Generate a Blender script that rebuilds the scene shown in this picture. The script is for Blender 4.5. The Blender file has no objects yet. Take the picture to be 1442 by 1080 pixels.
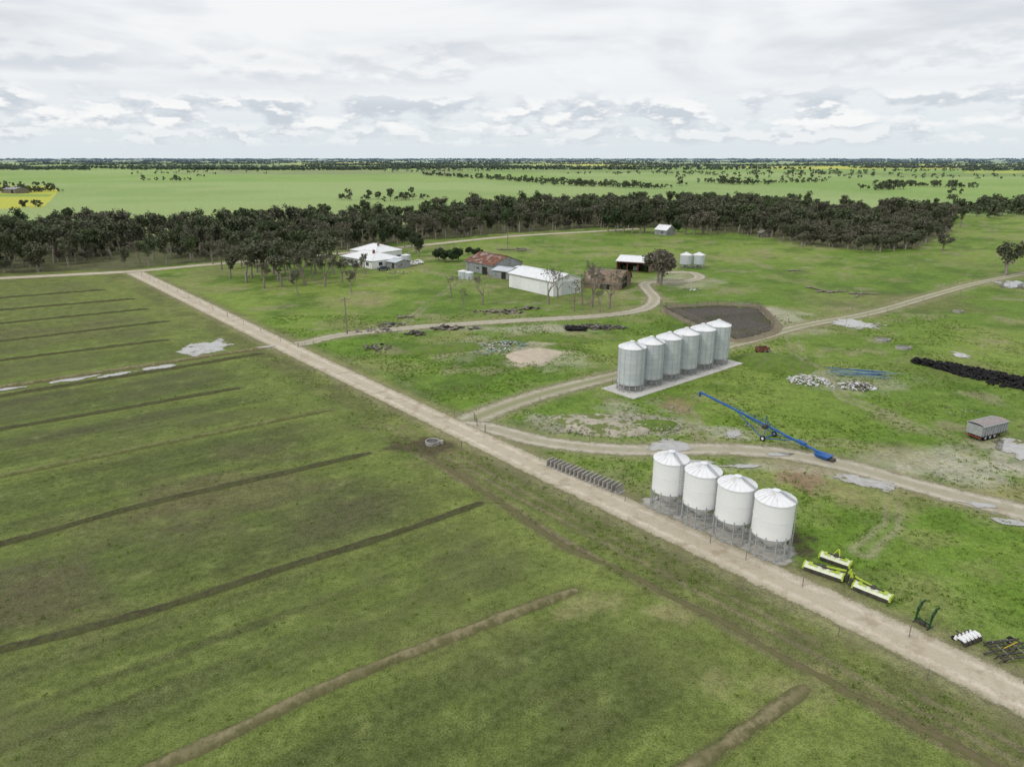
import bpy, math, random
import numpy as np
from mathutils import Vector, Matrix
R=random.Random(11)
rng=np.random.default_rng(5)
scn=bpy.context.scene
H=38.0; TH=math.radians(18.3); F=961.0
CT,ST=math.cos(TH),math.sin(TH)
def G(px,py,z=0.0):
    """image pixel, projected back through the camera -> site coordinates in metres"""
    u=(px-721)/F; v=(540-py)/F
    dy=CT+v*ST; dz=-ST+v*CT
    t=(z-H)/dz
    return (u*t,dy*t)
def G3(px,py,z=0.0):
    a=G(px,py,z); return Vector((a[0],a[1],z))

# ------------------------------------------------------------ noise / distance
TAB=rng.random((256,256))
def vn(x,y,sc,seed=0):
    x=np.asarray(x)/sc+seed*17.31; y=np.asarray(y)/sc+seed*9.77
    xi=np.floor(x).astype(np.int64); yi=np.floor(y).astype(np.int64)
    fx=x-xi; fy=y-yi
    fx=fx*fx*(3-2*fx); fy=fy*fy*(3-2*fy)
    a=TAB[xi&255,yi&255]; b=TAB[(xi+1)&255,yi&255]; c=TAB[xi&255,(yi+1)&255]; d=TAB[(xi+1)&255,(yi+1)&255]
    return (a*(1-fx)+b*fx)*(1-fy)+(c*(1-fx)+d*fx)*fy
def fbm(x,y,sc,seed=0,o=4):
    r=0;a=.5;t=0
    for i in range(o):
        r=r+a*vn(x,y,sc,seed+i*3.1); t+=a; a*=.5; sc*=.5
    return r/t
def sst(a,b,x):
    t=np.clip((x-a)/(b-a),0,1); return t*t*(3-2*t)
def pdist(X,Y,pts):
    d=np.full(X.shape,1e9)
    for (x0,y0),(x1,y1) in zip(pts[:-1],pts[1:]):
        dx,dy=x1-x0,y1-y0; L=dx*dx+dy*dy+1e-9
        t=np.clip(((X-x0)*dx+(Y-y0)*dy)/L,0,1)
        d=np.minimum(d,np.hypot(X-x0-t*dx,Y-y0-t*dy))
    return d
def inpoly(X,Y,poly):
    ins=np.zeros(X.shape,bool); n=len(poly); j=n-1
    for i in range(n):
        xi,yi=poly[i]; xj,yj=poly[j]
        c=((yi>Y)!=(yj>Y))&(X<(xj-xi)*(Y-yi)/(yj-yi+1e-12)+xi)
        ins^=c; j=i
    return ins

# ------------------------------------------------------------ node helper
class NT:
    def __init__(s,name):
        s.mat=bpy.data.materials.new(name); s.mat.use_nodes=True; s.nt=s.mat.node_tree; s.nt.nodes.clear()
        s.out=s.n('ShaderNodeOutputMaterial'); s.b=s.n('ShaderNodeBsdfPrincipled')
        s.nt.links.new(s.b.outputs[0],s.out.inputs[0])
        s.b.inputs['Specular IOR Level'].default_value=.2
    def n(s,t,**kw):
        nd=s.nt.nodes.new(t)
        for k,v in kw.items(): setattr(nd,k,v)
        return nd
    def si(s,sock,v):
        if isinstance(v,bpy.types.NodeSocket): s.nt.links.new(v,sock)
        elif isinstance(v,(tuple,list)) and len(v)==3 and sock.type=='RGBA': sock.default_value=(*v,1)
        else: sock.default_value=v
    def noise(s,vec,scale,detail=3,rough=.55,dist=0):
        nd=s.n('ShaderNodeTexNoise'); s.si(nd.inputs['Vector'],vec); nd.inputs['Scale'].default_value=scale
        nd.inputs['Detail'].default_value=detail; nd.inputs['Roughness'].default_value=rough; nd.inputs['Distortion'].default_value=dist
        return nd.outputs[0]
    def mr(s,v,a,b,c=0.,d=1.):
        nd=s.n('ShaderNodeMapRange',interpolation_type='SMOOTHSTEP'); s.si(nd.inputs[0],v)
        for i,k in enumerate((a,b,c,d)): s.si(nd.inputs[i+1],k)
        return nd.outputs[0]
    def mth(s,op,a,b=0.,c=None):
        nd=s.n('ShaderNodeMath',operation=op); s.si(nd.inputs[0],a); s.si(nd.inputs[1],b)
        if c is not None: s.si(nd.inputs[2],c)
        return nd.outputs[0]
    def mix(s,f,a,b,blend='MIX'):
        nd=s.n('ShaderNodeMix',data_type='RGBA',blend_type=blend); s.si(nd.inputs[0],f); s.si(nd.inputs[6],a); s.si(nd.inputs[7],b)
        return nd.outputs[2]
    def pos(s): return s.n('ShaderNodeNewGeometry').outputs['Position']
    def obj(s): return s.n('ShaderNodeTexCoord').outputs['Object']
    def attr(s,name,out='Fac'): return s.n('ShaderNodeAttribute',attribute_name=name).outputs[out]
    def bump(s,h,st,dist):
        nd=s.n('ShaderNodeBump'); nd.inputs['Strength'].default_value=st; nd.inputs['Distance'].default_value=dist
        s.si(nd.inputs['Height'],h); s.si(s.b.inputs['Normal'],nd.outputs[0])
    def done(s,col,rough=.9,metal=0.):
        s.si(s.b.inputs['Base Color'],col); s.si(s.b.inputs['Roughness'],rough); s.si(s.b.inputs['Metallic'],metal); return s.mat
def pm(name,c1,c2,scale=1.,rough=.8,metal=0.,bump=0.,c3=None,s3=.3,world=False,t3=(.55,.7)):
    k=NT(name); v=k.pos() if world else k.obj()
    n=k.noise(v,scale,3,.6); c=k.mix(k.mr(n,.3,.7),c1,c2)
    if c3 is not None: c=k.mix(k.mr(k.noise(v,s3,3,.65),*t3),c,c3)
    if bump: k.bump(n,bump,.05)
    return k.done(c,rough,metal)

# ------------------------------------------------------------ mesh builder
class MB:
    def __init__(s): s.v=[];s.f=[];s.mi=[];s.sm=[];s.mats=[]
    def mid(s,m):
        if m not in s.mats: s.mats.append(m)
        return s.mats.index(m)
    def add(s,vs,fs,m,sm=False):
        o=len(s.v); s.v+=[tuple(v) for v in vs]; i=s.mid(m)
        for f in fs: s.f.append([o+k for k in f]); s.mi.append(i); s.sm.append(sm)
    def box(s,c,size,m,rz=0.,M=None,taper=1.):
        x,y,z=[k/2 for k in size]
        vs=[Vector((a*x*(taper if cc>0 else 1),b*y*(taper if cc>0 else 1),cc*z)) for cc in(-1,1) for b in(-1,1) for a in(-1,1)]
        MM=Matrix.Translation(c)@Matrix.Rotation(rz,4,'Z')
        if M is not None: MM=Matrix.Translation(c)@M
        s.add([MM@v for v in vs],[(0,2,3,1),(4,5,7,6),(0,1,5,4),(2,6,7,3),(0,4,6,2),(1,3,7,5)],m)
    def beam(s,a,b,w,h,m):
        a=Vector(a);b=Vector(b);d=b-a
        q=d.to_track_quat('X','Z').to_matrix().to_4x4()
        s.box((a+b)/2,(d.length,w,h),m,M=q)
    def tube(s,a,b,r0,m,r1=None,n=8,caps=True,sm=True):
        a=Vector(a);b=Vector(b);r1=r0 if r1 is None else r1
        q=(b-a).to_track_quat('Z','Y').to_matrix()
        vs=[]
        for p,r in((a,r0),(b,r1)):
            for i in range(n):
                t=2*math.pi*i/n; vs.append(p+q@Vector((r*math.cos(t),r*math.sin(t),0)))
        s.add(vs,[(i,(i+1)%n,n+(i+1)%n,n+i) for i in range(n)],m,sm)
        if caps:
            s.add(vs[:n],[tuple(range(n))[::-1]],m); s.add(vs[n:],[tuple(range(n))],m)
    def torus(s,c,Rr,r,m,M=None,n=14,k=6):
        vs=[];M=M or Matrix.Identity(3);c=Vector(c)
        for i in range(n):
            a=2*math.pi*i/n
            for j in range(k):
                b=2*math.pi*j/k
                vs.append(c+M@Vector(((Rr+r*math.cos(b))*math.cos(a),(Rr+r*math.cos(b))*math.sin(a),r*math.sin(b)*1.2)))
        s.add(vs,[(i*k+j,((i+1)%n)*k+j,((i+1)%n)*k+(j+1)%k,i*k+(j+1)%k) for i in range(n) for j in range(k)],m,True)
    def mesh(s,name):
        me=bpy.data.meshes.new(name); me.from_pydata(s.v,[],s.f)
        for m in s.mats: me.materials.append(m)
        me.polygons.foreach_set('material_index',s.mi); me.polygons.foreach_set('use_smooth',s.sm); me.update(); return me
def link(name,me,loc=(0,0,0),rz=0.,sc=1.,parent=None):
    o=bpy.data.objects.new(name,me); scn.collection.objects.link(o); o.location=loc; o.rotation_euler=(0,0,rz)
    o.scale=(sc,sc,sc) if not isinstance(sc,(tuple,list)) else sc
    if parent: o.parent=parent
    return o
def group(name,parts,loc=(0,0,0),rz=0.):
    e=link(name,None,loc,rz); e.empty_display_size=.5
    for k,mb in parts.items():
        if mb.v: link(k,mb.mesh(name+'_'+k),parent=e)
    return e
def npmesh(name,V,Fq,mat,attrs=None,smooth=False):
    me=bpy.data.meshes.new(name); nv=len(V); nf=len(Fq); k=Fq.shape[1]
    me.vertices.add(nv); me.vertices.foreach_set('co',V.astype(np.float32).ravel())
    me.loops.add(nf*k); me.loops.foreach_set('vertex_index',Fq.astype(np.int32).ravel())
    me.polygons.add(nf); me.polygons.foreach_set('loop_start',np.arange(0,nf*k,k,dtype=np.int32))
    me.polygons.foreach_set('loop_total',np.full(nf,k,np.int32))
    if smooth: me.polygons.foreach_set('use_smooth',np.ones(nf,bool))
    me.update(calc_edges=True)
    for an,(ty,data) in (attrs or {}).items():
        a=me.attributes.new(an,ty,'POINT')
        a.data.foreach_set('color' if ty=='FLOAT_COLOR' else 'value',data.astype(np.float32).ravel())
    me.materials.append(mat); return me

# ------------------------------------------------------------ materials
M_WHITE=pm('white_paint_steel',(.80,.81,.82),(.85,.85,.85),.7,.45,0.,c3=(.74,.73,.70),s3=.5,t3=(.6,.8))
M_WROOF=pm('white_roof_steel',(.72,.74,.76),(.80,.80,.81),.9,.4,c3=(.64,.64,.62),s3=.8)
M_GALV=pm('galvanised_steel',(.52,.56,.60),(.64,.67,.70),.6,.45,.2,c3=(.47,.50,.53),s3=1.2)
M_GALVD=pm('galvanised_seam',(.40,.43,.46),(.49,.52,.54),2,.5,.2)
M_FRAME=pm('grey_steel_frame',(.36,.38,.39),(.48,.49,.49),3,.5,.3)
M_CONC=pm('weathered_concrete',(.30,.29,.26),(.42,.40,.36),1.5,.9,0,.3,c3=(.20,.19,.16),s3=.5)
M_CONCL=pm('pale_concrete',(.48,.47,.44),(.58,.56,.52),1.5,.9,0,.3,c3=(.33,.31,.27),s3=.4)
M_BLUE=pm('blue_paint',(.02,.09,.30),(.035,.13,.38),2,.45,c3=(.06,.10,.18),s3=2)
M_DARK=pm('dark_rubber',(.012,.012,.013),(.03,.03,.03),6,.85)
M_STEELD=pm('dark_steel',(.06,.058,.055),(.11,.10,.09),3,.6,.3,c3=(.14,.09,.06),s3=2)
M_LIME=pm('lime_green_paint',(.34,.46,.05),(.44,.54,.07),3,.4)
M_LIMEW=pm('faded_lime_white_paint',(.60,.65,.42),(.72,.75,.60),2,.45)
M_GRN=pm('dark_green_paint',(.012,.055,.02),(.02,.08,.03),3,.45)
M_RUST=pm('rusted_iron',(.15,.065,.042),(.22,.10,.065),.9,.85,0,.2,c3=(.30,.27,.25),s3=.45,t3=(.5,.62))
M_RED=pm('red_oxide_paint',(.22,.06,.045),(.28,.09,.06),1.5,.7)
M_TIN=pm('old_grey_tin',(.28,.29,.30),(.38,.40,.41),1.2,.6,.2,c3=(.2,.13,.10),s3=.6)
M_DULL=pm('weathered_debris',(.15,.135,.11),(.25,.235,.20),1.2,.9,c3=(.09,.08,.06),s3=.8)
M_BROWN=pm('brown_tin',(.17,.12,.085),(.26,.20,.15),1,.8,c3=(.3,.27,.24),s3=.5)
M_GLASS=pm('dark_glass',(.03,.04,.05),(.05,.06,.07),2,.12)
M_OPEN=pm('doorway_shade',(.02,.02,.02),(.05,.045,.04),2,.95)  # near-black colour of flat panels, painted shade standing for open doorways
M_WOOD=pm('grey_timber',(.17,.145,.12),(.28,.25,.21),3,.9)
M_TARP=pm('faded_tarp',(.27,.22,.21),(.36,.30,.28),2,.8)
M_CAR=pm('white_car_paint',(.7,.7,.7),(.76,.76,.76),1,.25)
M_CARD=pm('dark_car_paint',(.05,.06,.08),(.07,.08,.1),1,.25)
M_TEAL=pm('teal_plastic',(.16,.26,.27),(.26,.38,.38),2,.6)
M_PALE=pm('pale_plastic',(.5,.53,.53),(.66,.67,.67),3,.7)
M_YEL=pm('yellow_paint',(.5,.35,.03),(.55,.4,.05),3,.5)
M_ROCK=pm('pale_rock',(.32,.30,.26),(.46,.43,.38),3,.9)

def road_mat(name,c1,c2,c3,grass=0.,edge=(.72,.92),rug=.55,wet=0.):
    k=NT(name); p=k.pos(); e=k.attr('edge')
    n=k.noise(p,.9,4,.65); n2=k.noise(p,.12,2,.6); n3=k.noise(p,5,3,.7)
    f=k.mth('ADD',e,k.mth('MULTIPLY',k.mth('SUBTRACT',n,.5),rug))
    f=k.mth('ADD',f,k.mth('MULTIPLY',k.mth('SUBTRACT',n3,.5),.4))
    a=k.mr(f,edge[0],edge[1],1.,0.)
    c=k.mix(k.mr(n2,.35,.65),c1,c2)
    wh=k.mr(k.mth('ABSOLUTE',k.mth('SUBTRACT',k.mth('ADD',e,k.mth('MULTIPLY',k.mth('SUBTRACT',n,.5),.15)),.42)),.04,.18,1.,0.)
    c=k.mix(k.mth('MULTIPLY',k.mth('SUBTRACT',1.,wh),.62),c,c3)
    c=k.mix(k.mr(k.mth('ADD',n,k.mth('MULTIPLY',n3,.4)),.64,.86,0,.85),c,c3)
    if grass>0:
        g=k.mth('MULTIPLY',k.mr(k.mth('ADD',e,k.mth('MULTIPLY',n,.5)),.25,.55,1.,0.),grass)
        c=k.mix(g,c,(.16,.21,.055))
    c=k.mix(k.mr(f,.58,.9,0.,.6),c,(.24,.235,.115))
    c=k.mix(k.mr(n3,.3,.75,0.,.3),c,(.34,.30,.23))
    if wet: c=k.mix(k.mr(k.noise(p,.35,4,.65),.53,.66,0,wet),c,(.28,.215,.145))
    k.bump(k.mth('ADD',n,k.mth('MULTIPLY',n3,.4)),.6,.1)
    k.si(k.b.inputs['Alpha'],a); return k.done(c,.95)
M_ROAD=road_mat('sandy_road_dirt',(.62,.56,.46),(.55,.49,.39),(.43,.38,.28),0.,(.74,.98),.4,.5)
M_TRACK=road_mat('farm_track_dirt',(.47,.44,.35),(.40,.36,.28),(.28,.27,.16),.55,(.55,.95),.75,.2)
M_TRACKP=road_mat('pale_track_dirt',(.54,.50,.42),(.47,.43,.35),(.33,.31,.22),.14,(.55,.95),.7,.35)

def ribbon(name,pts,width,mat,z=.02,step=1.0,ncol=9):
    P=[np.array(G(*p)) for p in pts]
    out=[]
    for i in range(len(P)-1):
        p0=P[max(i-1,0)];p1=P[i];p2=P[i+1];p3=P[min(i+2,len(P)-1)]
        n=max(2,int(np.linalg.norm(p2-p1)/step))
        for t in np.arange(n)/n:
            out.append(.5*((2*p1)+(-p0+p2)*t+(2*p0-5*p1+4*p2-p3)*t*t+(-p0+3*p1-3*p2+p3)*t**3))
    out.append(P[-1]); C=np.array(out); T=np.gradient(C,axis=0); T/=np.linalg.norm(T,axis=1)[:,None]+1e-9
    Nn=np.stack([T[:,1],-T[:,0]],1)
    w=np.interp(np.linspace(0,1,len(C)),np.linspace(0,1,len(width)) if hasattr(width,'__len__') else [0,1],width if hasattr(width,'__len__') else [width,width])/2
    s=np.linspace(-1,1,ncol)
    XY=C[:,None,:]+Nn[:,None,:]*(s[None,:,None]*w[:,None,None])
    V=np.concatenate([XY,np.full(XY.shape[:2]+(1,),z)],2).reshape(-1,3)
    e=np.tile(np.abs(s),len(C))
    r=len(C); i=np.arange(r)[:-1,None]*ncol+np.arange(ncol-1)[None,:]
    Fq=np.stack([i,i+1,i+ncol+1,i+ncol],-1).reshape(-1,4)
    return C,link(name,npmesh(name,V,Fq,mat,{'edge':('FLOAT',e)},True))

ROAD=[(1560,1040),(1442,983),(1200,866),(1000,772),(840,697),(640,602),(400,487),(280,428),(190,384)]
ALLR=[]
def R_(name,pts,w,mat,z): 
    C,o=ribbon(name,pts,w,mat,z); ALLR.append((C[::4],(max(w) if hasattr(w,'__len__') else w)/2)); return o
R_('dirt_road',ROAD,[5.3,5.3,5.3,5.3,5.7,6.1,6.4,6.4,7.0],M_ROAD,.040)
R_('dirt_road',[(-260,405),(0,392),(100,387),(190,382),(290,373),(480,357),(600,345),(720,333),(840,326),(900,322)],[6.5]*2,M_ROAD,.034)
R_('farm_track',[(395,487),(430,483),(480,472),(560,463),(640,457),(740,451),(830,446),(885,440),(913,432),(922,420),(912,408),(908,400),(925,397),(960,397),(985,391),(972,384),(935,384)],[5.4]*2,M_TRACKP,.028)
R_('farm_track',[(640,602),(700,576),(770,553),(850,533),(900,521),(960,505),(1020,488),(1060,478),(1110,464),(1150,455),(1230,440),(1320,414),(1380,398),(1470,380)],[7,5.2,4.8,4.4,4.6],M_TRACK,.022)
R_('farm_track',[(640,598),(690,603),(760,621),(840,631),(920,634),(1000,632),(1080,636),(1140,645),(1200,658),(1260,675),(1330,694),(1442,722),(1560,755)],[5.2,5,5.4,5.8,7],M_TRACKP,.025)
R_('farm_track',[(1150,455),(1170,453),(1215,457)],[4.5,4],M_TRACK,.018)

# ------------------------------------------------------------ banks
BANKS=[([(190,1092),(330,1030),(480,958),(700,872),(815,829)],.95,.32,1),
([(-160,952),(0,915),(200,864),(400,800),(560,750),(683,706)],.8,.32,0),
([(-200,815),(0,767),(200,712),(400,666),(525,637)],.85,.30,0),
([(-200,712),(0,671),(250,620),(470,576)],1.,.28,2),
([(-200,640),(0,605),(180,574),(340,546)],1.,.28,0),
([(-200,578),(0,546),(200,516),(375,490)],1.6,.35,1),
([(-200,592),(0,558),(200,526),(375,497)],1.2,.3,0),
([(-100,522),(0,508),(240,478)],1.3,.28,0),([(-100,494),(0,481),(240,452)],1.3,.28,0),
([(-100,468),(0,456),(210,435)],1.3,.28,0),([(-60,443),(0,437),(190,421)],1.4,.3,0),([(-60,426),(0,420),(150,408)],1.4,.3,0),
([(950,1095),(1010,1055),(1060,1020),(1140,965)],.9,.3,1),
([(600,640),(700,705),(800,770),(870,802),(1000,867),(1140,945),(1250,1002),(1400,1078),(1480,1120)],.55,.11,3)]
def bank_mat(name,top,side):
    k=NT(name); p=k.pos(); n=k.noise(p,1.6,4,.7); n2=k.noise(p,.3,3,.6); e=k.attr('edge')
    c=k.mix(k.mr(k.mth('ADD',n,k.mth('MULTIPLY',e,.25)),.45,.75),top,side)
    c=k.mix(k.mr(n2,.45,.62,0,.5),c,side)
    n4=k.noise(p,4,3,.7); c=k.mix(k.mr(n4,.4,.75,0,.3),c,(.16,.165,.065))
    k.bump(n4,.8,.12); return k.done(c,.95)
M_B=[bank_mat('check_bank_soil',(.055,.050,.030),(.085,.092,.036)),bank_mat('check_bank_straw',(.25,.215,.125),(.12,.115,.05)),bank_mat('check_bank_grass',(.19,.20,.08),(.11,.12,.04)),bank_mat('check_bank_worn',(.15,.12,.07),(.11,.115,.045))]
for pts,w,h,mi in BANKS:
    C,o=ribbon('check_bank',pts,w*1.5,M_B[mi],0,.4)
    me=o.data; V=np.empty(len(me.vertices)*3,np.float32); me.vertices.foreach_get('co',V); V=V.reshape(-1,3)
    s=np.tile(np.linspace(-1,1,9),len(V)//9)
    jit=(fbm(V[:,0],V[:,1],2.2,3)-.5)
    nn=fbm(V[:,0],V[:,1],.9,7)
    cen=np.repeat(V.reshape(-1,9,3)[:,4,:],9,0)
    wob=(.45+1.0*fbm(cen[:,0],cen[:,1],2.0,9))[:,None]
    V[:,:2]=cen[:,:2]+(V[:,:2]-cen[:,:2])*wob+jit[:,None]*.6
    V[:,2]=h*(1-s**2)**1.1*(.35+1.3*nn)-.05*(np.abs(s)>.9)
    ii=np.repeat(np.arange(len(V)//9),9); en=np.clip(np.minimum(ii,len(V)//9-1-ii)/8.,0,1); V[:,2]=V[:,2]*en-.03*(1-en)
    me.vertices.foreach_set('co',V.ravel()); me.update()

# ------------------------------------------------------------ ground
rows=[-60.];
while rows[-1]<26000:
    D=rows[-1]; rows.append(D+min(max(D*abs(D)/20000,.26 if D>20 else 3),450))
rows=np.array(rows); S=np.linspace(-1,1,1150)
Yg=np.repeat(rows[:,None],len(S),1); Xg=S[None,:]*(70+1.05*np.maximum(rows,0))[:,None]
X=Xg.ravel(); Y=Yg.ravel()
C=lambda *a: np.array(a)
def lerp(col,c,m): return col*(1-m[:,None])+c*m[:,None]
f1=fbm(X,Y,40,1); f2=fbm(X,Y,9,2); f3=fbm(X,Y,3,3,3)
col=np.tile(C(.130,.210,.032),(len(X),1))
col=lerp(col,C(.190,.260,.052),sst(.4,.65,f1))
col=lerp(col,C(.083,.152,.020),sst(.5,.68,f2)*.75)
col=lerp(col,C(.235,.245,.095),sst(.54,.70,fbm(X,Y,16,8))*.6)
col=lerp(col,C(.28,.25,.15),sst(.60,.74,fbm(X,Y,7,28,5))*.55)
soil=sst(.58,.8,f2)*.3
A=np.array(G(1442,983)); B=np.array(G(190,384)); d=(B-A)/np.linalg.norm(B-A); nn=np.array([d[1],-d[0]])
sd=(X-A[0])*nn[0]+(Y-A[1])*nn[1]; tl=(X-A[0])*d[0]+(Y-A[1])*d[1]
wx=(f2-.5)*3
# lush band between the road and the yard track
m=sst(3,7,sd)*(1-sst(30,60,sd))*(Y<170)*sst(.35,.6,fbm(X,Y,12,71)); col=lerp(col,C(.118,.215,.022),m*.65)
m=sst(-11,-9,sd+wx)*(1-sst(2,6,sd+wx)); vcol=lerp(np.tile(C(.128,.148,.046),(len(X),1)),C(.175,.20,.060),sst(.42,.6,f2)); col=col*(1-m[:,None])+vcol*m[:,None]
soil=np.maximum(soil,m*sst(.5,.7,f3)*.4)
# irrigated bays
fld=1-sst(-11.5,-8,sd+wx)
a0=np.array(G(0,768)); a1=np.array(G(525,637)); bdv=(a1-a0)/np.linalg.norm(a1-a0)
bl=(X-a0[0])*-bdv[1]+(Y-a0[1])*bdv[0]; al=(X-a0[0])*bdv[0]+(Y-a0[1])*bdv[1]
fc=np.tile(C(.096,.126,.034),(len(X),1))
fc=lerp(fc,C(.122,.160,.038),sst(.42,.62,f1)); fc=lerp(fc,C(.090,.096,.040),sst(.48,.64,fbm(X,Y,22,5))*.7)
stre=.6*vn(al/9,bl/.7,1,3)+.4*vn(al/3,bl/.35,1,6); strw=.5*vn(al/60,bl/3.5,1,8)+.5*vn(al/40,bl/1.8,1,15)
fc=lerp(fc,C(.140,.190,.040),sst(.45,.75,strw)*.55)
fc=lerp(fc,C(.080,.100,.030),sst(.55,.2,strw)*.45 if False else (1-sst(.25,.45,strw))*.45)
fc=lerp(fc,C(.155,.19,.050),sst(110,200,Y)*.65)
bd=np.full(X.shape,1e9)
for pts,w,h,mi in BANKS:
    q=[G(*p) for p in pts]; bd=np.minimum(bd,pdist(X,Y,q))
fc=lerp(fc,C(.165,.205,.052),(1-sst(.6,4.5,bd+wx*1.2))*.65)
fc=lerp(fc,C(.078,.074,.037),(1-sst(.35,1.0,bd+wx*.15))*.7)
fc*=(.82+.36*stre)[:,None]*(1+.07*np.sin(bl*3.7+f1*3)*sst(.3,.6,fbm(X,Y,30,91)))[:,None]
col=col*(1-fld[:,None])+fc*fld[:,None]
soil=np.maximum(soil*(1-fld),fld*(.12+.36*sst(.42,.68,fbm(X,Y,17,12)))*(1-.6*(1-sst(1,6,bd))))
m=np.exp(-((sd+14+wx*2)/4.)**2)*fld*.5; col=lerp(col,C(.180,.225,.056),m); soil*=1-m
q=pdist(X,Y,[G(*p) for p in BANKS[-1][0]]); m=(1-sst(.3,1.3,q+(f3-.5)*1.4))*(.35+.65*sst(.35,.6,fbm(X,Y,8,44))); col=lerp(col,C(.16,.13,.08),m*.75)
for off in(-6.0,-7.5,-10.2):
    m=np.exp(-((sd-off+(f1-.5)*3)/.26)**2)*sst(.32,.5,fbm(X,Y,14,21+off))*(Y<95); col=lerp(col,C(.22,.185,.12),m*.7)
for tr,wd in [([(1000,635),(985,605),(965,575),(905,563),(860,566)],2.),([(1560,735),(1442,690),(1350,660),(1290,640),(1180,622),(1080,628)],2.2),([(1110,465),(1125,498),(1190,560),(1290,600),(1360,628),(1442,640)],2.),([(1260,675),(1255,740),(1215,775)],2.),
  ([(560,465),(600,430),(640,402),(655,392)],2.2),([(910,402),(860,420),(800,430),(700,425)],2.2),([(700,404),(640,392),(590,378),(560,372)],2.4),([(600,385),(590,372),(560,362),(600,346)],3.),([(1060,478),(1090,500),(1073,520)],2.)]:
    Q=[G(*p) for p in tr]; xs=np.array(Q); w=np.where((X>xs[:,0].min()-6)&(X<xs[:,0].max()+6)&(Y>xs[:,1].min()-6)&(Y<xs[:,1].max()+6))[0]
    q=pdist(X[w],Y[w],Q)+(f2[w]-.5)*1.5; m=(np.exp(-((q-.85)/.38)**2)*.8+.25*(1-sst(.5,2.2,q)))*sst(.25,.55,fbm(X[w],Y[w],6,66)); col[w]=lerp(col[w],C(.30,.27,.18),np.clip(m,0,1)*.65)
# forest
FRONT=[(-700,425),(-200,394),(0,386),(190,378),(300,368),(480,352),(560,342),(600,338),(700,330),(840,321),(960,321),(1000,326),(1080,333),(1130,345),(1200,352),(1290,350),(1340,326),(1345,308)]
BACK=[(1345,304),(1200,300),(1000,297),(850,298),(700,304),(560,318),(400,328),(200,333),(0,340),(-200,344),(-700,352)]
FOR=[G(*p) for p in FRONT+BACK]
BX=[G(*p) for p in BACK[::-1]]+[G(1500,304),G(2300,306)]
bx=np.array(BX); back=np.interp(X,bx[:,0],bx[:,1])
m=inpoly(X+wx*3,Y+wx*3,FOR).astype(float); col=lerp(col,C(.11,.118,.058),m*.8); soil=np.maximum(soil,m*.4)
far=sst(-10,25,Y-back+wx*6)
ang=.12; xr=X*math.cos(ang)+Y*math.sin(ang); yr=-X*math.sin(ang)+Y*math.cos(ang)
ci=np.floor(xr/700+.3*np.floor(yr/600)).astype(int); cj=np.floor(yr/600).astype(int)
hsh=TAB[(ci*37+11)&255,(cj*53+7)&255]
pf=np.tile(C(.240,.355,.105),(len(X),1))
pf=lerp(pf,C(.285,.38,.145),(hsh>.45)*1.); pf=lerp(pf,C(.20,.28,.10),((hsh>.7)&(Y>1500))*1.)
pf=lerp(pf,C(.52,.51,.09),((hsh>.62)&(hsh<.80)&(Y>1900))*1.); pf=lerp(pf,C(.24,.27,.14),((hsh>.88)&(Y>1300))*1.)
pf=lerp(pf,C(.19,.30,.085),sst(.42,.65,fbm(X,Y,130,31))*.5); pf=lerp(pf,C(.30,.37,.14),sst(.5,.7,fbm(X,Y*.4,60,33))*.4)
pf=lerp(pf,C(.45,.46,.07),inpoly(X,Y,[G(-300,300),G(-10,295),G(62,292),G(84,268),G(60,262),G(-300,262)])*1.)
pf=lerp(pf,C(.18,.30,.07),inpoly(X,Y,[G(-300,283),G(70,277),G(75,274),G(-300,276)])*.8)
pf=lerp(pf,C(.31,.385,.40),sst(1500,11000,Y)*.85)  # aerial haze painted into the far field colour, stronger towards the horizon
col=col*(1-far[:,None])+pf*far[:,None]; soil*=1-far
SAND=C(.46,.40,.31);GREY=C(.36,.33,.27);MUD=C(.07,.055,.035);BRN=C(.14,.115,.065);RDB=C(.27,.18,.12);STRAW=C(.26,.25,.11);PALE=C(.45,.42,.34)
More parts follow.
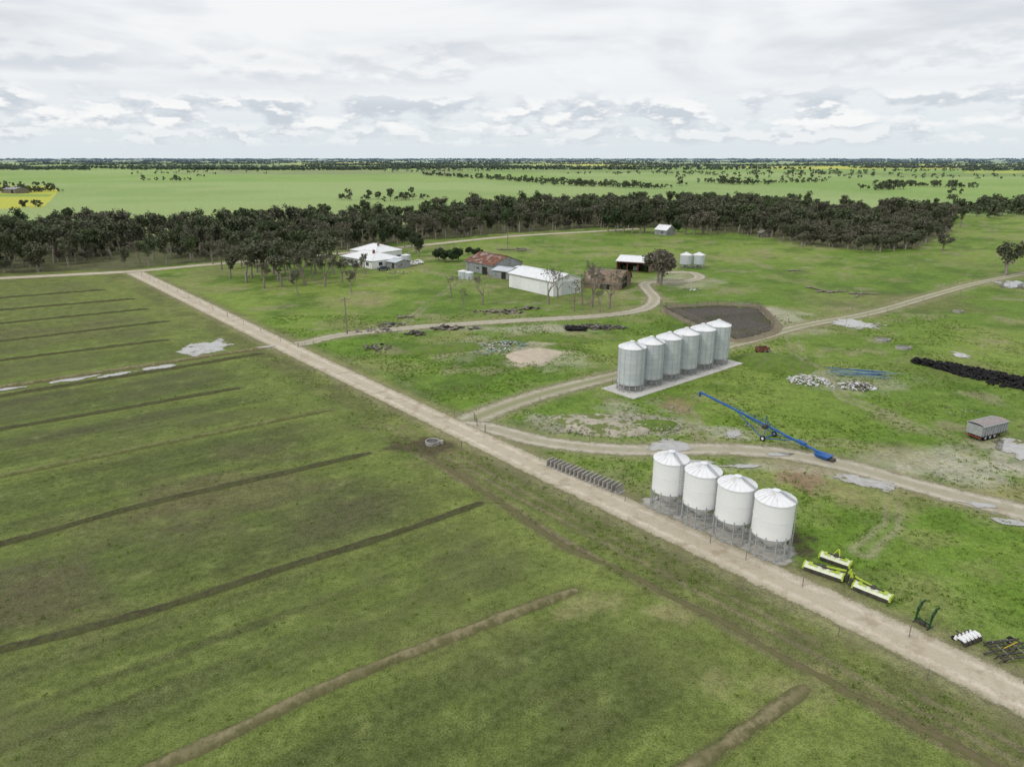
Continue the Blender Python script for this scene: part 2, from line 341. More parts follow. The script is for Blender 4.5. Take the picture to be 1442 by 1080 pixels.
BL=[(752,500,7.5,9,SAND,.9),(735,463,26,5,PALE,.6),(640,478,9,7,STRAW,.6),(700,490,12,9,GREY,.4),(800,475,8,7,STRAW,.6),(860,598,10,4,GREY,.9),(800,592,7,2.5,PALE,.65),(780,510,8,6,PALE,.4),
(905,592,6,3,GREY,.7),(1140,672,4.5,4,RDB,.8),(1320,648,12,5,PALE,.7),(1400,668,12,5,PALE,.65),(1380,700,14,4,STRAW,.8),(1035,610,5,2.5,PALE,.6),(604,628,5.5,3.6,MUD,.85),(650,650,7,5,BRN,.35),  # the dark brown entry is mud round the water trough
(1118,760,2.4,3,MUD,.95),(955,572,3,5,RDB,.6),(1290,425,22,14,BRN,.45),(500,425,10,15,STRAW,.5),(30,470,25,12,BRN,.3),(310,690,12,6,BRN,.5),(360,640,12,5,BRN,.3),(200,740,12,5,BRN,.3),(90,850,8,5,BRN,.3),(620,905,9,4,BRN,.2),  # first entry: dark brown patch to the right of the nearest white silo
(940,865,3.4,1.6,STRAW,.8),(1100,965,5,2.5,STRAW,.6),(820,850,4,2,STRAW,.6),(1060,655,6,2,PALE,.5),(1190,660,8,3,PALE,.6),(885,395,14,20,STRAW,.4),(960,395,12,18,PALE,.5),(1100,450,9,14,PALE,.6),(960,600,4,3,GREY,.4),
(980,690,7,3,STRAW,.3),(1100,720,6,4,STRAW,.25),(560,375,14,12,STRAW,.5),(700,398,20,10,STRAW,.3),(1000,362,20,12,STRAW,.3),(1235,700,8,4,STRAW,.5),(1420,640,6,5,PALE,.7),(1215,535,10,7,GREY,.45),(1370,525,12,7,BRN,.4),(1190,420,20,16,STRAW,.35),
(1300,760,5,2,STRAW,.4),(1380,800,5,2,STRAW,.3),(1340,370,30,20,STRAW,.3),(1280,640,8,4,STRAW,.5),(1000,560,4,3,STRAW,.5),(870,575,8,3,PALE,.4),(1110,490,5,5,STRAW,.5),(1190,810,5,2,BRN,.4),(740,420,25,10,BRN,.3),(850,425,14,12,STRAW,.5)]
for px,py,rx,ry,c,st in BL:
    x,y=G(px,py); q=np.hypot((X-x)/rx,(Y-y)/ry); w=np.where(q<2.2)[0]
    if len(w)==0: continue
    m=1-sst(.3,1.2,q[w]+(fbm(X[w],Y[w],max(rx,ry)*.45,px*.1,6)-.5)*2.0)
    col[w]=lerp(col[w],c,m*st)
for Cc,hw in ALLR:
    q=pdist(X,Y,[tuple(p) for p in Cc[::3]]+[tuple(Cc[-1])]); m=(1-sst(hw*.8,hw*1.0+1.2,q+wx*.35))*.5
    col=lerp(col,C(.27,.25,.14),m)
V=np.stack([X,Y,np.zeros_like(X)],1)
r,cn=Yg.shape; i=np.arange(r-1)[:,None]*cn+np.arange(cn-1)[None,:]
Fq=np.stack([i,i+1,i+cn+1,i+cn],-1).reshape(-1,4)
k=NT('pasture_ground'); p=k.pos(); base=k.attr('Col','Color'); so=k.attr('soil')
n1=k.noise(p,.35,2,.65); n2=k.noise(p,1.7,3,.7); n3=k.noise(p,7,2,.75)
v=k.mth('MULTIPLY',k.mr(n1,.25,.75,.84,1.16),k.mth('MULTIPLY',k.mr(n2,.25,.75,.72,1.28),k.mr(n3,.25,.75,.60,1.40)))
c=k.mix(1.,base,v,'MULTIPLY')
sm=k.mr(k.mth('ADD',k.mth('MULTIPLY',n3,.6),k.mth('ADD',k.mth('MULTIPLY',n2,.4),k.mth('MULTIPLY',so,.32))),.56,.74)
c=k.mix(k.mth('MULTIPLY',sm,.6),c,k.mix(k.mr(n3,.4,.6),(.080,.070,.042),(.15,.13,.08)))
c=k.mix(k.mr(k.mth('ADD',n1,k.mth('MULTIPLY',n3,.5)),.86,1.0,0,.4),c,(.26,.29,.10))
k.bump(k.mth('ADD',n2,n3),.6,.15)
M_GROUND=k.done(c,.95)
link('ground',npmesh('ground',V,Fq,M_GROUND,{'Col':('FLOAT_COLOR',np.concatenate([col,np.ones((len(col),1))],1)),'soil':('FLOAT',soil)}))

# ------------------------------------------------------------ patches
def patch(name,px,py,rx,ry,mat,z,rz=0.,seed=0,rough=.35):
    x,y=G(px,py); vs=[(0,0,0)];e=[0.];n=60;rg=8;f=[]
    rr=[1+rough*(2*float(fbm(np.array(math.cos(t)*2.+seed),np.array(math.sin(t)*2.+seed*2),.9,seed))-1) for t in [2*math.pi*i/n for i in range(n)]]
    for j in range(1,rg+1):
        for i in range(n):
            t=2*math.pi*i/n; q=j/rg*rr[i]*1.3
            vs.append((q*rx*math.cos(t),q*ry*math.sin(t),0)); e.append(j/rg)
    me=bpy.data.meshes.new(name)
    for i in range(n): f.append((0,1+i,1+(i+1)%n))
    for j in range(rg-1):
        for i in range(n):
            a=1+j*n+i;b=1+j*n+(i+1)%n; f.append((a,a+n,b+n,b))
    me.from_pydata(vs,[],f); a=me.attributes.new('edge','FLOAT','POINT'); a.data.foreach_set('value',e); me.materials.append(mat)
    return link(name,me,(x,y,z),rz)
def patch_mat(name,c1,c2,rough,a0,a1,ns,wob,sc=1.2,water=False):
    k=NT(name); p=k.pos(); e=k.attr('edge'); n=k.noise(p,ns,4,.65)
    f=k.mth('ADD',e,k.mth('MULTIPLY',k.mth('SUBTRACT',n,.5),wob)); k.si(k.b.inputs['Alpha'],k.mr(f,a0,a1,1.,0.))
    c=k.mix(k.mr(k.noise(p,sc,3,.6),.35,.65),c1,c2)
    if not water: k.bump(k.noise(p,4,3,.7),.8,.1)
    else:
        c=k.mix(k.mr(f,a0-.2,a0,0,.9),c,(.20,.17,.11)); k.b.inputs['Specular IOR Level'].default_value=.9; k.b.inputs['IOR'].default_value=2.2
    return k.done(c,rough)
M_PUD=patch_mat('muddy_water',(.24,.24,.22),(.34,.34,.32),.04,.52,.57,.4,1.5,water=True)
M_MUD=patch_mat('pen_mud',(.050,.042,.034),(.085,.070,.055),.6,.6,.8,.6,.5)
M_GRAV=patch_mat('gravel',(.38,.37,.33),(.47,.45,.41),.95,.6,.8,1.0,.6)
for j,(a,b,rx,ry,rz) in enumerate([(290,490,5.6,8.0,.1),(268,493,3,5,0),(225,517,4.,1.7,.5),(165,527,4.5,1.2,.65),(105,533,5.,2.2,.6),(940,628,3.6,3.0,0),(1033,612,2.4,2.0,.2),(1215,679,4.2,2,-.5),(1236,684,2.4,1.2,-.5),
    (1437,634,4.2,5.5,0),(1350,500,2.6,2.4,0),(1437,402,10,11,0),(1200,456,6,7,.2),(1095,640,2.4,.8,0),(1385,712,2.6,.9,-.4),(1430,737,2.6,.9,-.3),(980,651,2.4,.8,0),(1045,657,2.8,.8,0),(10,548,3.5,1.2,.3),(375,489,2.5,1.,.5)]):
    patch('puddle',a,b,rx,ry,M_PUD,.05+.002*j,rz,j)
for j,(a,b,rx,ry) in enumerate([(938,714,3.1,2.9),(982,733,3.0,2.9),(1028,753,3.0,2.9),(1079,776,3.1,2.9)]): patch('gravel_pad',a,b,rx,ry,M_GRAV,.012+j*.003,0,j+3,.15)

# ------------------------------------------------------------ silos
def silo(name,px,py,r,z0,z1,za,body,roofm,nleg,hop,bands,stiff,rz=0):
    x,y=G(px,py); parts={k:MB() for k in('shell','roof','legs','hopper','ladder','bands')}
    n=56; b=parts['shell']; b.tube((0,0,z0),(0,0,z1),r,body,n=n)
    t=parts['roof']; t.tube((0,0,z1+.01),(0,0,za-.18),r*1.03,roofm,r1=.32,n=n,caps=False,sm=False); t.tube((0,0,z1-.09),(0,0,z1+.02),r*1.035,roofm,n=n)
    t.tube((0,0,za-.2),(0,0,za-.02),.34,roofm,n=16); t.tube((0,0,za-.02),(0,0,za+.06),.40,roofm,r1=.1,n=16)
    for i in range(20):
        a=2*math.pi*i/20; c,s=math.cos(a),math.sin(a)
        t.beam((c*r*1.02,s*r*1.02,z1+.05),(c*.35,s*.35,za-.15),.05,.06,roofm)
    g=parts['bands']
    for i in range(bands):
        z=z0+(z1-z0)*(i+.0)/bands; g.tube((0,0,z-.015),(0,0,z+.03),r+.018,M_GALVD if body is M_GALV else M_WROOF,n=n)
    for i in range(stiff):
        a=2*math.pi*i/stiff; g.box((math.cos(a)*(r+.02),math.sin(a)*(r+.02),(z0+z1)/2),(.03,.05,z1-z0-.1),M_GALVD if body is M_GALV else M_WROOF,rz=a)
    h=parts['hopper']; h.tube((0,0,z0-.01),(0,0,hop),r*.985,body,r1=.25,n=40,caps=False); h.tube((0,0,hop-.3),(0,0,hop+.02),.22,M_FRAME,n=12)
    l=parts['legs']
    for i in range(nleg):
        a=2*math.pi*i/nleg; p=(math.cos(a)*(r+.02),math.sin(a)*(r+.02)); l.beam((p[0],p[1],0),(p[0],p[1],z0+.25),.085,.085,M_FRAME)
        l.box((p[0],p[1],.06),(.3,.3,.03),M_FRAME)
        a2=2*math.pi*(i+1)/nleg; p2=(math.cos(a2)*(r+.02),math.sin(a2)*(r+.02))
        for zz in (.16,z0*.55): l.beam((p[0],p[1],zz),(p2[0],p2[1],zz),.05,.06,M_FRAME)
        if i%2==0 and z0>1.5: l.beam((p[0],p[1],.15),(p2[0],p2[1],z0*.95),.035,.035,M_FRAME)
    l.tube((0,0,z0-.12),(0,0,z0+.02),r+.05,M_FRAME,n=n,caps=False)
    d=parts['ladder']; d_r=r+.16
    for s in(-.2,.2): d.beam((d_r,s,.3),(d_r,s,z1+.2),.03,.03,M_FRAME)
    zz=.5
    while zz<z1: d.beam((d_r,-.2,zz),(d_r,.2,zz),.025,.025,M_FRAME); zz+=.35
    d.beam((d_r,0,z1+.1),(.5,0,za-.1),.3,.04,M_FRAME)
    return group(name,parts,(x,y,0.02),rz)
for k_,(a,b) in enumerate([(940,714),(984,733),(1030,754),(1082,777)]): silo('white_grain_silo',a,b,1.92,2.35,6.1,7.0,M_WHITE,M_WROOF,12,.75,2,0,-1.2+.2*k_)
p0=Vector((*G(887,548),0)); p1=Vector((*G(1007,511),0))
e=MB(); dr=(p1-p0).normalized(); pn=Vector((dr.y,-dr.x,0))
a=p0-dr*3.6; b=p1+dr*3.6; w=3.3
e.add([a-pn*w,b-pn*w,b+pn*(w+.6),a+pn*(w+.6),a-pn*w+Vector((0,0,.14)),b-pn*w+Vector((0,0,.14)),b+pn*(w+.6)+Vector((0,0,.14)),a+pn*(w+.6)+Vector((0,0,.14))],[(4,5,6,7),(0,1,5,4),(1,2,6,5),(2,3,7,6),(3,0,4,7)],M_CONCL)
link('concrete_slab',e.mesh('concrete_slab'))
for i in range(6):
    c=p0.lerp(p1,i/5); o=silo('galvanised_grain_silo',887,546,2.28,1.25,7.5,8.5,M_GALV,M_WROOF,14,.45,7,14,-.9+i*.2); o.location=(c.x,c.y,.14)

# ------------------------------------------------------------ buildings
def frame3(Ap,Bp,Cp):
    A_=Vector((*G(*Ap),0));B_=Vector((*G(*Bp),0));C_=Vector((*G(*Cp),0))
    ex=(A_-B_); L=ex.length; ex.normalize(); ey=Vector((-ex.y,ex.x,0)); W=(C_-B_).dot(ey)
    if W<0: ey=-ey; W=-W
    return B_,ex,ey,L,W
def bldg(name,Ap,Bp,Cp,wh,rh,wm,rm,kind='gable',L=None,W=None,doors=(),wins=(),ends=(),over=.35,chim=False,skyl=0):
    B_,ex,ey,L0,W0=frame3(Ap,Bp,Cp); L=L or L0; W=W or W0
    P={k:MB() for k in('walls','roof','doors','windows','gutter','posts')}
    w=P['walls']; v=[(0,0,0),(L,0,0),(L,W,0),(0,W,0),(0,0,wh),(L,0,wh),(L,W,wh),(0,W,wh)]
    if kind!='open': w.add(v,[(0,1,5,4),(1,2,6,5),(2,3,7,6),(3,0,4,7)],wm)
    else: w.add(v,[(1,2,6,5),(2,3,7,6),(3,0,4,7)],wm)
    for xx in np.arange(.6,L-.2,1.0):
        if kind!='open': w.box((xx,-.012,wh/2),(.05,.025,wh-.1),wm)
    for yy in np.arange(.6,W-.2,1.0): w.box((-.012,yy,wh/2),(.025,.05,wh-.1),wm)
    t=P['roof']; o=over
    if kind in('gable','open'):
        w.add([(0,0,wh),(0,W,wh),(0,W/2,rh),(L,0,wh),(L,W,wh),(L,W/2,rh)],[(0,1,2),(3,5,4)],wm)
        for sgn in(0,1):
            y0=-o if sgn==0 else W+o; zz=wh-(rh-wh)*o/(W/2)+.04
            a=[(-o,y0,zz),(L+o,y0,zz),(L+o,W/2,rh+.04),(-o,W/2,rh+.04)]; b=[(q[0],q[1],q[2]+.1) for q in a]
            t.add(a+b,[(0,1,2,3),(4,5,6,7),(0,1,5,4),(1,2,6,5),(3,0,4,7)],rm)
            nr=int(L/1.2)
            for i in range(nr+1):
                xx=i*L/nr; t.beam((xx,y0,zz+.12),(xx,W/2,rh+.16),.05,.03,rm)
        t.beam((-o,W/2,rh+.2),(L+o,W/2,rh+.2),.4,.07,rm)
    elif kind=='hip':
        z0=wh-.12
        a=[(-o,-o,z0),(L+o,-o,z0),(L+o,W+o,z0),(-o,W+o,z0)]
        if L>=W: r_=[(W/2,W/2,rh),(L-W/2,W/2,rh)]; fs=[(0,1,5,4),(1,2,5),(2,3,4,5),(3,0,4)]
        else: r_=[(L/2,L/2,rh),(L/2,W-L/2,rh)]; fs=[(0,1,4),(1,2,5,4),(2,3,5),(3,0,4,5)]
        t.add(a+r_,fs,rm)
        t.add([(q[0],q[1],q[2]-.05) for q in a],[(0,1,2,3)],rm)
        for q0,q1 in ((0,4),(1,5 if L>=W else 4),(2,5),(3,4 if L>=W else 5),(4,5)):
            aa=(a+r_)[q0];bb=(a+r_)[q1]; t.beam((aa[0],aa[1],aa[2]+.05),(bb[0],bb[1],bb[2]+.05),.25,.08,rm)
    elif kind=='arch':
        n=14; pts=[(W/2-math.cos(math.pi*i/n)*(W/2+.1),wh+math.sin(math.pi*i/n)*(rh-wh)) for i in range(n+1)]
        vs=[(-o,*q) for q in pts]+[(L+o,*q) for q in pts]
        t.add(vs,[(i,i+1,n+2+i,n+1+i) for i in range(n)],rm,True)
        w.add([(0,*q) for q in pts],[tuple(range(n+1))],wm); w.add([(L,*q) for q in pts],[tuple(range(n+1))],wm)
        for xx in np.arange(0,L+.1,3.):
            for i in range(n): t.beam((xx,pts[i][0],pts[i][1]+.02),(xx,pts[i+1][0],pts[i+1][1]+.02),.05,.04,rm)
    g=P['gutter']; g.box((L/2,-o-.05,wh-.12),(L+2*o,.12,.1),M_TIN)
    for (x0,x1,h_,mm) in doors:
        P['doors'].box(((x0+x1)/2,-.03,h_/2),(x1-x0,.05,h_),mm); 
        for q in(x0,x1): P['doors'].box((q,-.05,h_/2),(.12,.09,h_+.1),wm)
    for (y0,y1,h_,mm) in ends:
        P['doors'].box((-.03,(y0+y1)/2,h_/2),(.05,y1-y0,h_),mm); P['doors'].box((-.05,(y0+y1)/2,h_+.08),(.08,y1-y0+.3,.14),wm)
    for (x0,x1,zb,zt,side) in wins:
        if side=='f': P['windows'].box(((x0+x1)/2,-.03,(zb+zt)/2),(x1-x0,.04,zt-zb),M_GLASS); P['windows'].box(((x0+x1)/2,-.04,zb-.05),(x1-x0+.2,.1,.08),M_WHITE); P['windows'].box(((x0+x1)/2,-.06,(zb+zt)/2),(.06,.04,zt-zb),M_WHITE)
        else: P['windows'].box((-.03,(x0+x1)/2,(zb+zt)/2),(.04,x1-x0,zt-zb),M_GLASS); P['windows'].box((-.04,(x0+x1)/2,zb-.05),(.1,x1-x0+.2,.08),M_WHITE)
    if kind=='open':
        nb=max(3,int(L/4))
        for i in range(nb+1): P['posts'].box((i*L/nb,.15,wh/2),(.2,.2,wh),M_RED)
        P['posts'].box((L/2,.05,wh-.25),(L,.1,.45),M_RED)
        for i in range(nb): P['posts'].box(((i+.5)*L/nb,W*.45,.8),(1.6,2.6,1.6),R.choice([M_STEELD,M_GRN,M_TIN]),taper=.8)
    if chim: P['roof'].box((L*.3,W*.4,rh+.1),(.7,.7,1.4),M_RUST)
    E=group(name,P); M4=Matrix(((ex.x,ey.x,0,B_.x),(ex.y,ey.y,0,B_.y),(0,0,1,0.0),(0,0,0,1))); E.matrix_world=M4
    return E
bldg('white_machinery_shed',(717,404),(779,418),(814,411),4.3,5.9,M_WHITE,M_WROOF,doors=[(2,6,3.6,M_WROOF),(15,19,3.6,M_WROOF)],ends=[(3.2,8.2,3.8,M_PALE)])
bldg('rusty_roof_shed',(656,381),(694,389),(728,382),3.6,6.0,M_TIN,M_RUST,doors=[(3,6,2.6,M_OPEN)],ends=[(2,5,2.8,M_OPEN)],wins=[(8,9.2,1.2,2.2,'f')],W=13)
bldg('lean_to_shed',(694,391),(716,394),(728,386),2.6,3.4,M_TIN,M_GALV,doors=[(1,3,2.2,M_OPEN)],W=6)
bldg('arched_barn',(822,405),(872,409),(895,398),1.8,5.0,M_BROWN,M_BROWN,kind='arch',doors=[(3,6,1.6,M_OPEN)],ends=[(3,8,3.4,M_OPEN)],W=13)
bldg('open_machinery_shed',(868,382),(913,385),(928,378),3.6,4.9,M_BROWN,M_WROOF,kind='open',W=11)
bldg('white_farmhouse',(481,371),(524,379),(551,371),2.9,5.0,M_WHITE,M_WROOF,kind='hip',doors=[(6,7.1,2.1,M_BROWN)],wins=[(2,3.6,.9,2.1,'f'),(9,10.6,.9,2.1,'f'),(13,14.4,.9,2.1,'f'),(3,4.6,.9,2.1,'e')],chim=True)
bldg('farmhouse_wing',(494,362),(530,367),(552,360),3.0,5.4,M_WHITE,M_WROOF,kind='hip',wins=[(2,3.5,1,2,'f')],chim=True)
bldg('garden_shed',(545,377),(558,379),(565,374),2.3,3.0,M_TIN,M_GALV,doors=[(1,2.2,2,M_OPEN)])
bldg('distant_farmhouse',(919,330),(938,332),(946,328),2.6,4.8,M_TIN,M_WROOF,kind='gable',wins=[(2,3.4,.8,1.8,'f')],W=7,L=7.5)
bldg('timber_hut',(1063,333),(1072,335),(1076,332),2.4,3.4,M_DULL,M_DULL,doors=[(1,2,1.9,M_OPEN)],L=4,W=3.5)
bldg('hay_shed',(2,272),(22,273),(26,271),4.5,6.5,M_DULL,M_TIN,doors=[(4,9,4,M_OPEN)],W=14)
for a,b in((965,377),(983,377)): silo('small_grain_silo',a,b,2.1,1.4,4.6,5.6,M_GALV,M_WROOF,10,.5,4,0,.3)
def tank(px,py,r,h):
    m=MB(); m.tube((0,0,0),(0,0,h),r,M_GALV,n=28); m.tube((0,0,h),(0,0,h+.35),r*1.03,M_WROOF,r1=.3,n=28)
    for i in range(1,4): m.tube((0,0,h*i/4-.03),(0,0,h*i/4+.03),r+.02,M_GALVD,n=28)
    m.tube((r*.6,0,h+.05),(r*.6,0,h+.4),.28,M_TIN,n=12); x,y=G(px,py); link('water_tank',m.mesh('water_tank'),(x,y,0))
tank(652,392,1.6,2.4); tank(661,393,1.4,2.2); tank(572,368,1.8,2.4); tank(730,386,1.5,2.5)

# ------------------------------------------------------------ fences
def fence(name,pts,sp=4.,h=1.1,wires=3,pr=.042,mat=None,rails=False):
    m=MB(); mat=mat or M_WOOD; P=[Vector((*G(*p),0)) for p in pts]; last=None; q=[]
    for a,b in zip(P[:-1],P[1:]):
        n=max(1,int((b-a).length/sp)); q+=[a.lerp(b,i/n) for i in range(n)]
    q.append(P[-1])
    for i,a in enumerate(q):
        hh=h*R.uniform(.93,1.1); j=Vector((R.uniform(-.05,.05),R.uniform(-.05,.05),0)); big=(i%8==0)
        m.tube(a,a+j+Vector((0,0,hh*(1.12 if big else 1))),pr*(1.7 if big else 1),mat,n=6)
        if last is not None:
            for k_ in range(wires):
                z=h*(k_+1)/(wires+.3); 
                if rails: m.beam(last+Vector((0,0,z)),a+Vector((0,0,z)),.04,.09,mat)
                else: m.tube(last+Vector((0,0,z)),a+Vector((0,0,z)),.005,M_FRAME,n=3,caps=False)
        last=a
    link(name,m.mesh(name))
fence('wire_fence',[(683,608),(760,648),(880,706),(1000,765),(1050,789),(1130,826),(1280,897),(1442,962),(1560,1015)],7)
fence('wire_fence',[(650,632),(800,712),(868,748),(1045,832),(1180,896),(1305,957),(1442,1022)],18)
fence('wire_fence',[(668,592),(640,586),(560,540),(430,487)],8)
fence('wire_fence',[(670,594),(760,566),(862,542)],8)
fence('wire_fence',[(672,600),(700,598),(830,622),(905,625)],8)
fence('wire_fence',[(200,388),(300,437),(395,481)],10)
fence('wire_fence',[(420,490),(560,470),(740,458),(870,450),(930,440)],9)
fence('wire_fence',[(1095,470),(1160,462),(1300,425),(1442,396)],10)
fence('wire_fence',[(1110,455),(1200,437),(1300,411),(1390,390)],10)
fence('wire_fence',[(560,450),(650,400),(655,392)],6)
fence('wire_fence',[(650,452),(655,420),(720,412)],6)
YARD=[(938,435),(1010,431),(1068,434),(1088,456),(1086,466),(1040,478),(1020,472),(975,453),(938,435)]
fence('cattle_yard_fence',YARD,3.,1.6,4,.07,M_WOOD,True)
fence('cattle_yard_fence',[(975,452),(1010,445),(1072,440)],3.,1.6,4,.07,M_WOOD,True)
fence('cattle_yard_fence',[(930,430),(938,444),(990,470),(1020,484)],3.,1.6,4,.07,M_WOOD,True)
pp=[G(*p) for p in YARD[:-1]]; cx=sum(p[0] for p in pp)/len(pp); cy=sum(p[1] for p in pp)/len(pp)
me=bpy.data.meshes.new('yard_mud'); vs=[(cx,cy,.03)]; ee=[0.]; nn_=len(pp); fs=[]
for j in range(1,9):
    for p in pp: vs.append((cx+(p[0]-cx)*j/8*1.12,cy+(p[1]-cy)*j/8*1.12,.03)); ee.append(j/8*.78)
for i in range(nn_): fs.append((0,1+i,1+(i+1)%nn_))
for j in range(7):
    for i in range(nn_): a=1+j*nn_+i;b=1+j*nn_+(i+1)%nn_; fs.append((a,a+nn_,b+nn_,b))
me.from_pydata(vs,[],fs); at=me.attributes.new('edge','FLOAT','POINT'); at.data.foreach_set('value',ee); me.materials.append(M_MUD); link('yard_mud',me)
M_EB=bank_mat('yard_bank_soil',(.17,.14,.10),(.24,.21,.14))
for pts in ([(934,437),(975,456),(1018,475),(1042,481),(1090,468),(1092,454),(1070,432)],[(1070,432),(1010,429),(936,433)]):
    C_,o=ribbon('earth_bank',pts,2.4,M_EB,0,.7); me=o.data; V=np.empty(len(me.vertices)*3,np.float32); me.vertices.foreach_get('co',V); V=V.reshape(-1,3); s=np.tile(np.linspace(-1,1,9),len(V)//9)
    V[:,2]=.7*(1-s**2)*(.1+1.2*fbm(V[:,0],V[:,1],2.5,17))-.04*(np.abs(s)>.9); V[:,:2]+=((fbm(V[:,0],V[:,1],2.,13)-.5)*1.2)[:,None]; me.vertices.foreach_set('co',V.ravel()); me.update()

# ------------------------------------------------------------ poles
def pole(px,py,h):
    m=MB(); x,y=G(px,py); m.tube((0,0,0),(0,0,h),.17,M_WOOD,r1=.11,n=10); m.beam((-1.1,0,h-.5),(1.1,0,h-.5),.12,.12,M_WOOD)
    for q in(-1,0,1): m.tube((q*.95,0,h-.42),(q*.95,0,h-.2),.05,M_PALE,n=6)
    link('utility_pole',m.mesh('utility_pole'),(x,y,0),.5)
pole(489,470,8.4); pole(715,352,9); pole(512,352,9)

# ------------------------------------------------------------ mounds & piles
def mound(name,px,py,rx,ry,h,mat,rz=0.,seed=0,lump=.5):
    x,y=G(px,py); n=44; g=np.linspace(-1.2,1.2,n); gx,gy=np.meshgrid(g,g); q=np.hypot(gx,gy)+(fbm(gx+seed*3,gy,.7,seed+.5)-.5)*.7
    z=h*np.clip(1-q**2,0,1)**.8*(1-lump+2*lump*fbm(gx+seed,gy+seed,.55,seed,5))-.04*(q>1)-.02
    V=np.stack([gx*rx,gy*ry,z],-1).reshape(-1,3); i=np.arange(n-1)[:,None]*n+np.arange(n-1)[None,:]
    Fq=np.stack([i,i+1,i+n+1,i+n],-1).reshape(-1,4); keep=(q.ravel()[Fq].min(1)<1.03); link(name,npmesh(name,V,Fq[keep],mat,smooth=True),(x,y,0),rz)
M_MG=pm('grassed_soil',(.095,.155,.028),(.14,.20,.040),.9,.95,0,.6,c3=(.17,.15,.09),s3=.5,world=True)
M_MS=pm('spoil_soil',(.34,.31,.24),(.44,.40,.33),.8,.95,0,.8,c3=(.15,.18,.06),s3=.5,world=True,t3=(.45,.55))
M_MP=pm('sand_spoil',(.50,.43,.33),(.44,.38,.30),.8,.95,0,.6,c3=(.27,.26,.14),s3=.4,world=True)
mound('dirt_mound',845,602,5.5,3,1.1,M_MS,0,1); mound('dirt_mound',880,606,4.5,2.2,.8,M_MS,.3,2); mound('dirt_mound',920,600,4,2.2,.7,M_MG,.1,3); mound('dirt_mound',815,590,5,2.,.5,M_MS,.1,9)
mound('grassy_mound',1100,517,7,5,1.9,M_MG,.2,4); mound('grassy_mound',1075,505,6,4,.9,M_MG,0,5); mound('sand_mound',745,503,5.0,5,.8,M_MP,0,6); mound('sand_mound',762,497,4,3.5,.6,M_MP,0,8)
mound('grassy_mound',620,492,9,4,.9,M_MG,.4,7); mound('grassy_mound',790,478,10,3,.7,M_MG,-.2,10)
def junk(name,px,py,rx,ry,hh,n,mats,smin=.2,smax=.8,rz=0.,flat=.35):
    m=MB(); x,y=G(px,py)
    for i in range(n):
        a=R.uniform(0,6.28); q=R.random()**.6; c=(q*rx*math.cos(a),q*ry*math.sin(a),hh*(1-q*q)*R.uniform(.3,1)+.08)
        s=R.uniform(smin,smax); M=Matrix.Rotation(R.uniform(0,6.28),4,'Z')@Matrix.Rotation(R.uniform(-.6,.6),4,'X')@Matrix.Rotation(R.uniform(-.6,.6),4,'Y')
        m.box(c,(s,s*R.uniform(.3,.9),s*R.uniform(.08,flat)),R.choice(mats),M=M,taper=R.uniform(.5,1))
    link(name,m.mesh(name),(x,y,0),rz)
DD=[M_DULL,M_DULL,M_STEELD,M_WOOD]
junk('rubbish_pile',708,488,6,4,.6,120,[M_TEAL,M_PALE,M_DULL,M_ROCK,M_TEAL],.2,.8)
junk('rubbish_pile',690,497,4,3,.3,30,[M_TEAL,M_DULL],.2,.6)
junk('rubble_pile',1138,537,3.8,3.0,1.0,260,[M_PALE,M_ROCK,M_CONCL,M_PALE],.2,.65)
junk('rubble_pile',1208,545,3.4,2.6,.7,150,[M_DULL,M_PALE,M_ROCK,M_STEELD],.2,.7)
junk('scrap_heap',527,490,3.5,3,.4,40,DD,.3,1.1)
junk('scrap_heap',585,471,2.5,2,.7,30,[M_STEELD,M_STEELD,M_DULL],.4,1.2)
junk('rock_pile',845,604,6,2.8,1.0,150,[M_ROCK,M_DULL],.12,.45,flat=.8)
junk('rock_pile',915,603,5,2.2,.6,120,[M_ROCK,M_DULL],.12,.4,flat=.8)
junk('rock_pile',1180,545,3,2,.3,40,[M_ROCK,M_PALE],.15,.4,flat=.8)
junk('timber_pile',835,462,8,2,.7,90,[M_STEELD,M_STEELD,M_DULL],.5,1.6)
junk('timber_pile',640,463,7,1.2,.4,40,[M_WOOD,M_STEELD],.6,2.2,flat=.12)
junk('scrap_heap',700,440,7,2.5,.5,60,DD,.4,1.5,flat=.25)
junk('scrap_heap',740,435,4,2,.5,30,DD,.4,1.5,flat=.25)
junk('scrap_heap',520,466,6,2,.3,30,DD,.3,1.1)
junk('scrap_heap',548,458,4,2,.5,24,DD,.3,1.4)
junk('scrap_heap',975,408,3,3,.3,20,[M_PALE,M_DULL],.3,.9)
junk('rock_pile',730,392,2,2,.4,16,[M_PALE,M_DULL],.3,.8)
junk('scrap_heap',735,352,4,3,.5,24,DD,.5,1.6)
junk('scrap_heap',560,385,5,3,.4,24,[M_DULL,M_PALE],.3,1.)
for a,b,rx,ry in [(1180,535,4,3),(1290,508,4,2),(1060,600,2,1),(960,560,5,3),(880,575,6,2.5),(770,585,5,2),(1350,580,4,2),(950,580,3,2)]:
    junk('stone_scatter',a,b,rx,ry,.05,22,[M_ROCK,M_DULL],.1,.3,flat=.8)
m=MB(); 
for i in range(14):
    a=G3(1168+R.uniform(-8,30),516+R.uniform(0,12),.12+.1*(i%3)); L=R.uniform(5,11); t=-.35+R.uniform(-.2,.3); m.tube(a,a+Vector((math.cos(t)*L,math.sin(t)*L,R.uniform(0,.15))),.055,R.choice([M_BLUE,M_TEAL,M_TEAL]),n=6)
link('irrigation_pipe_stack',m.mesh('irrigation_pipe_stack'))
m=MB()
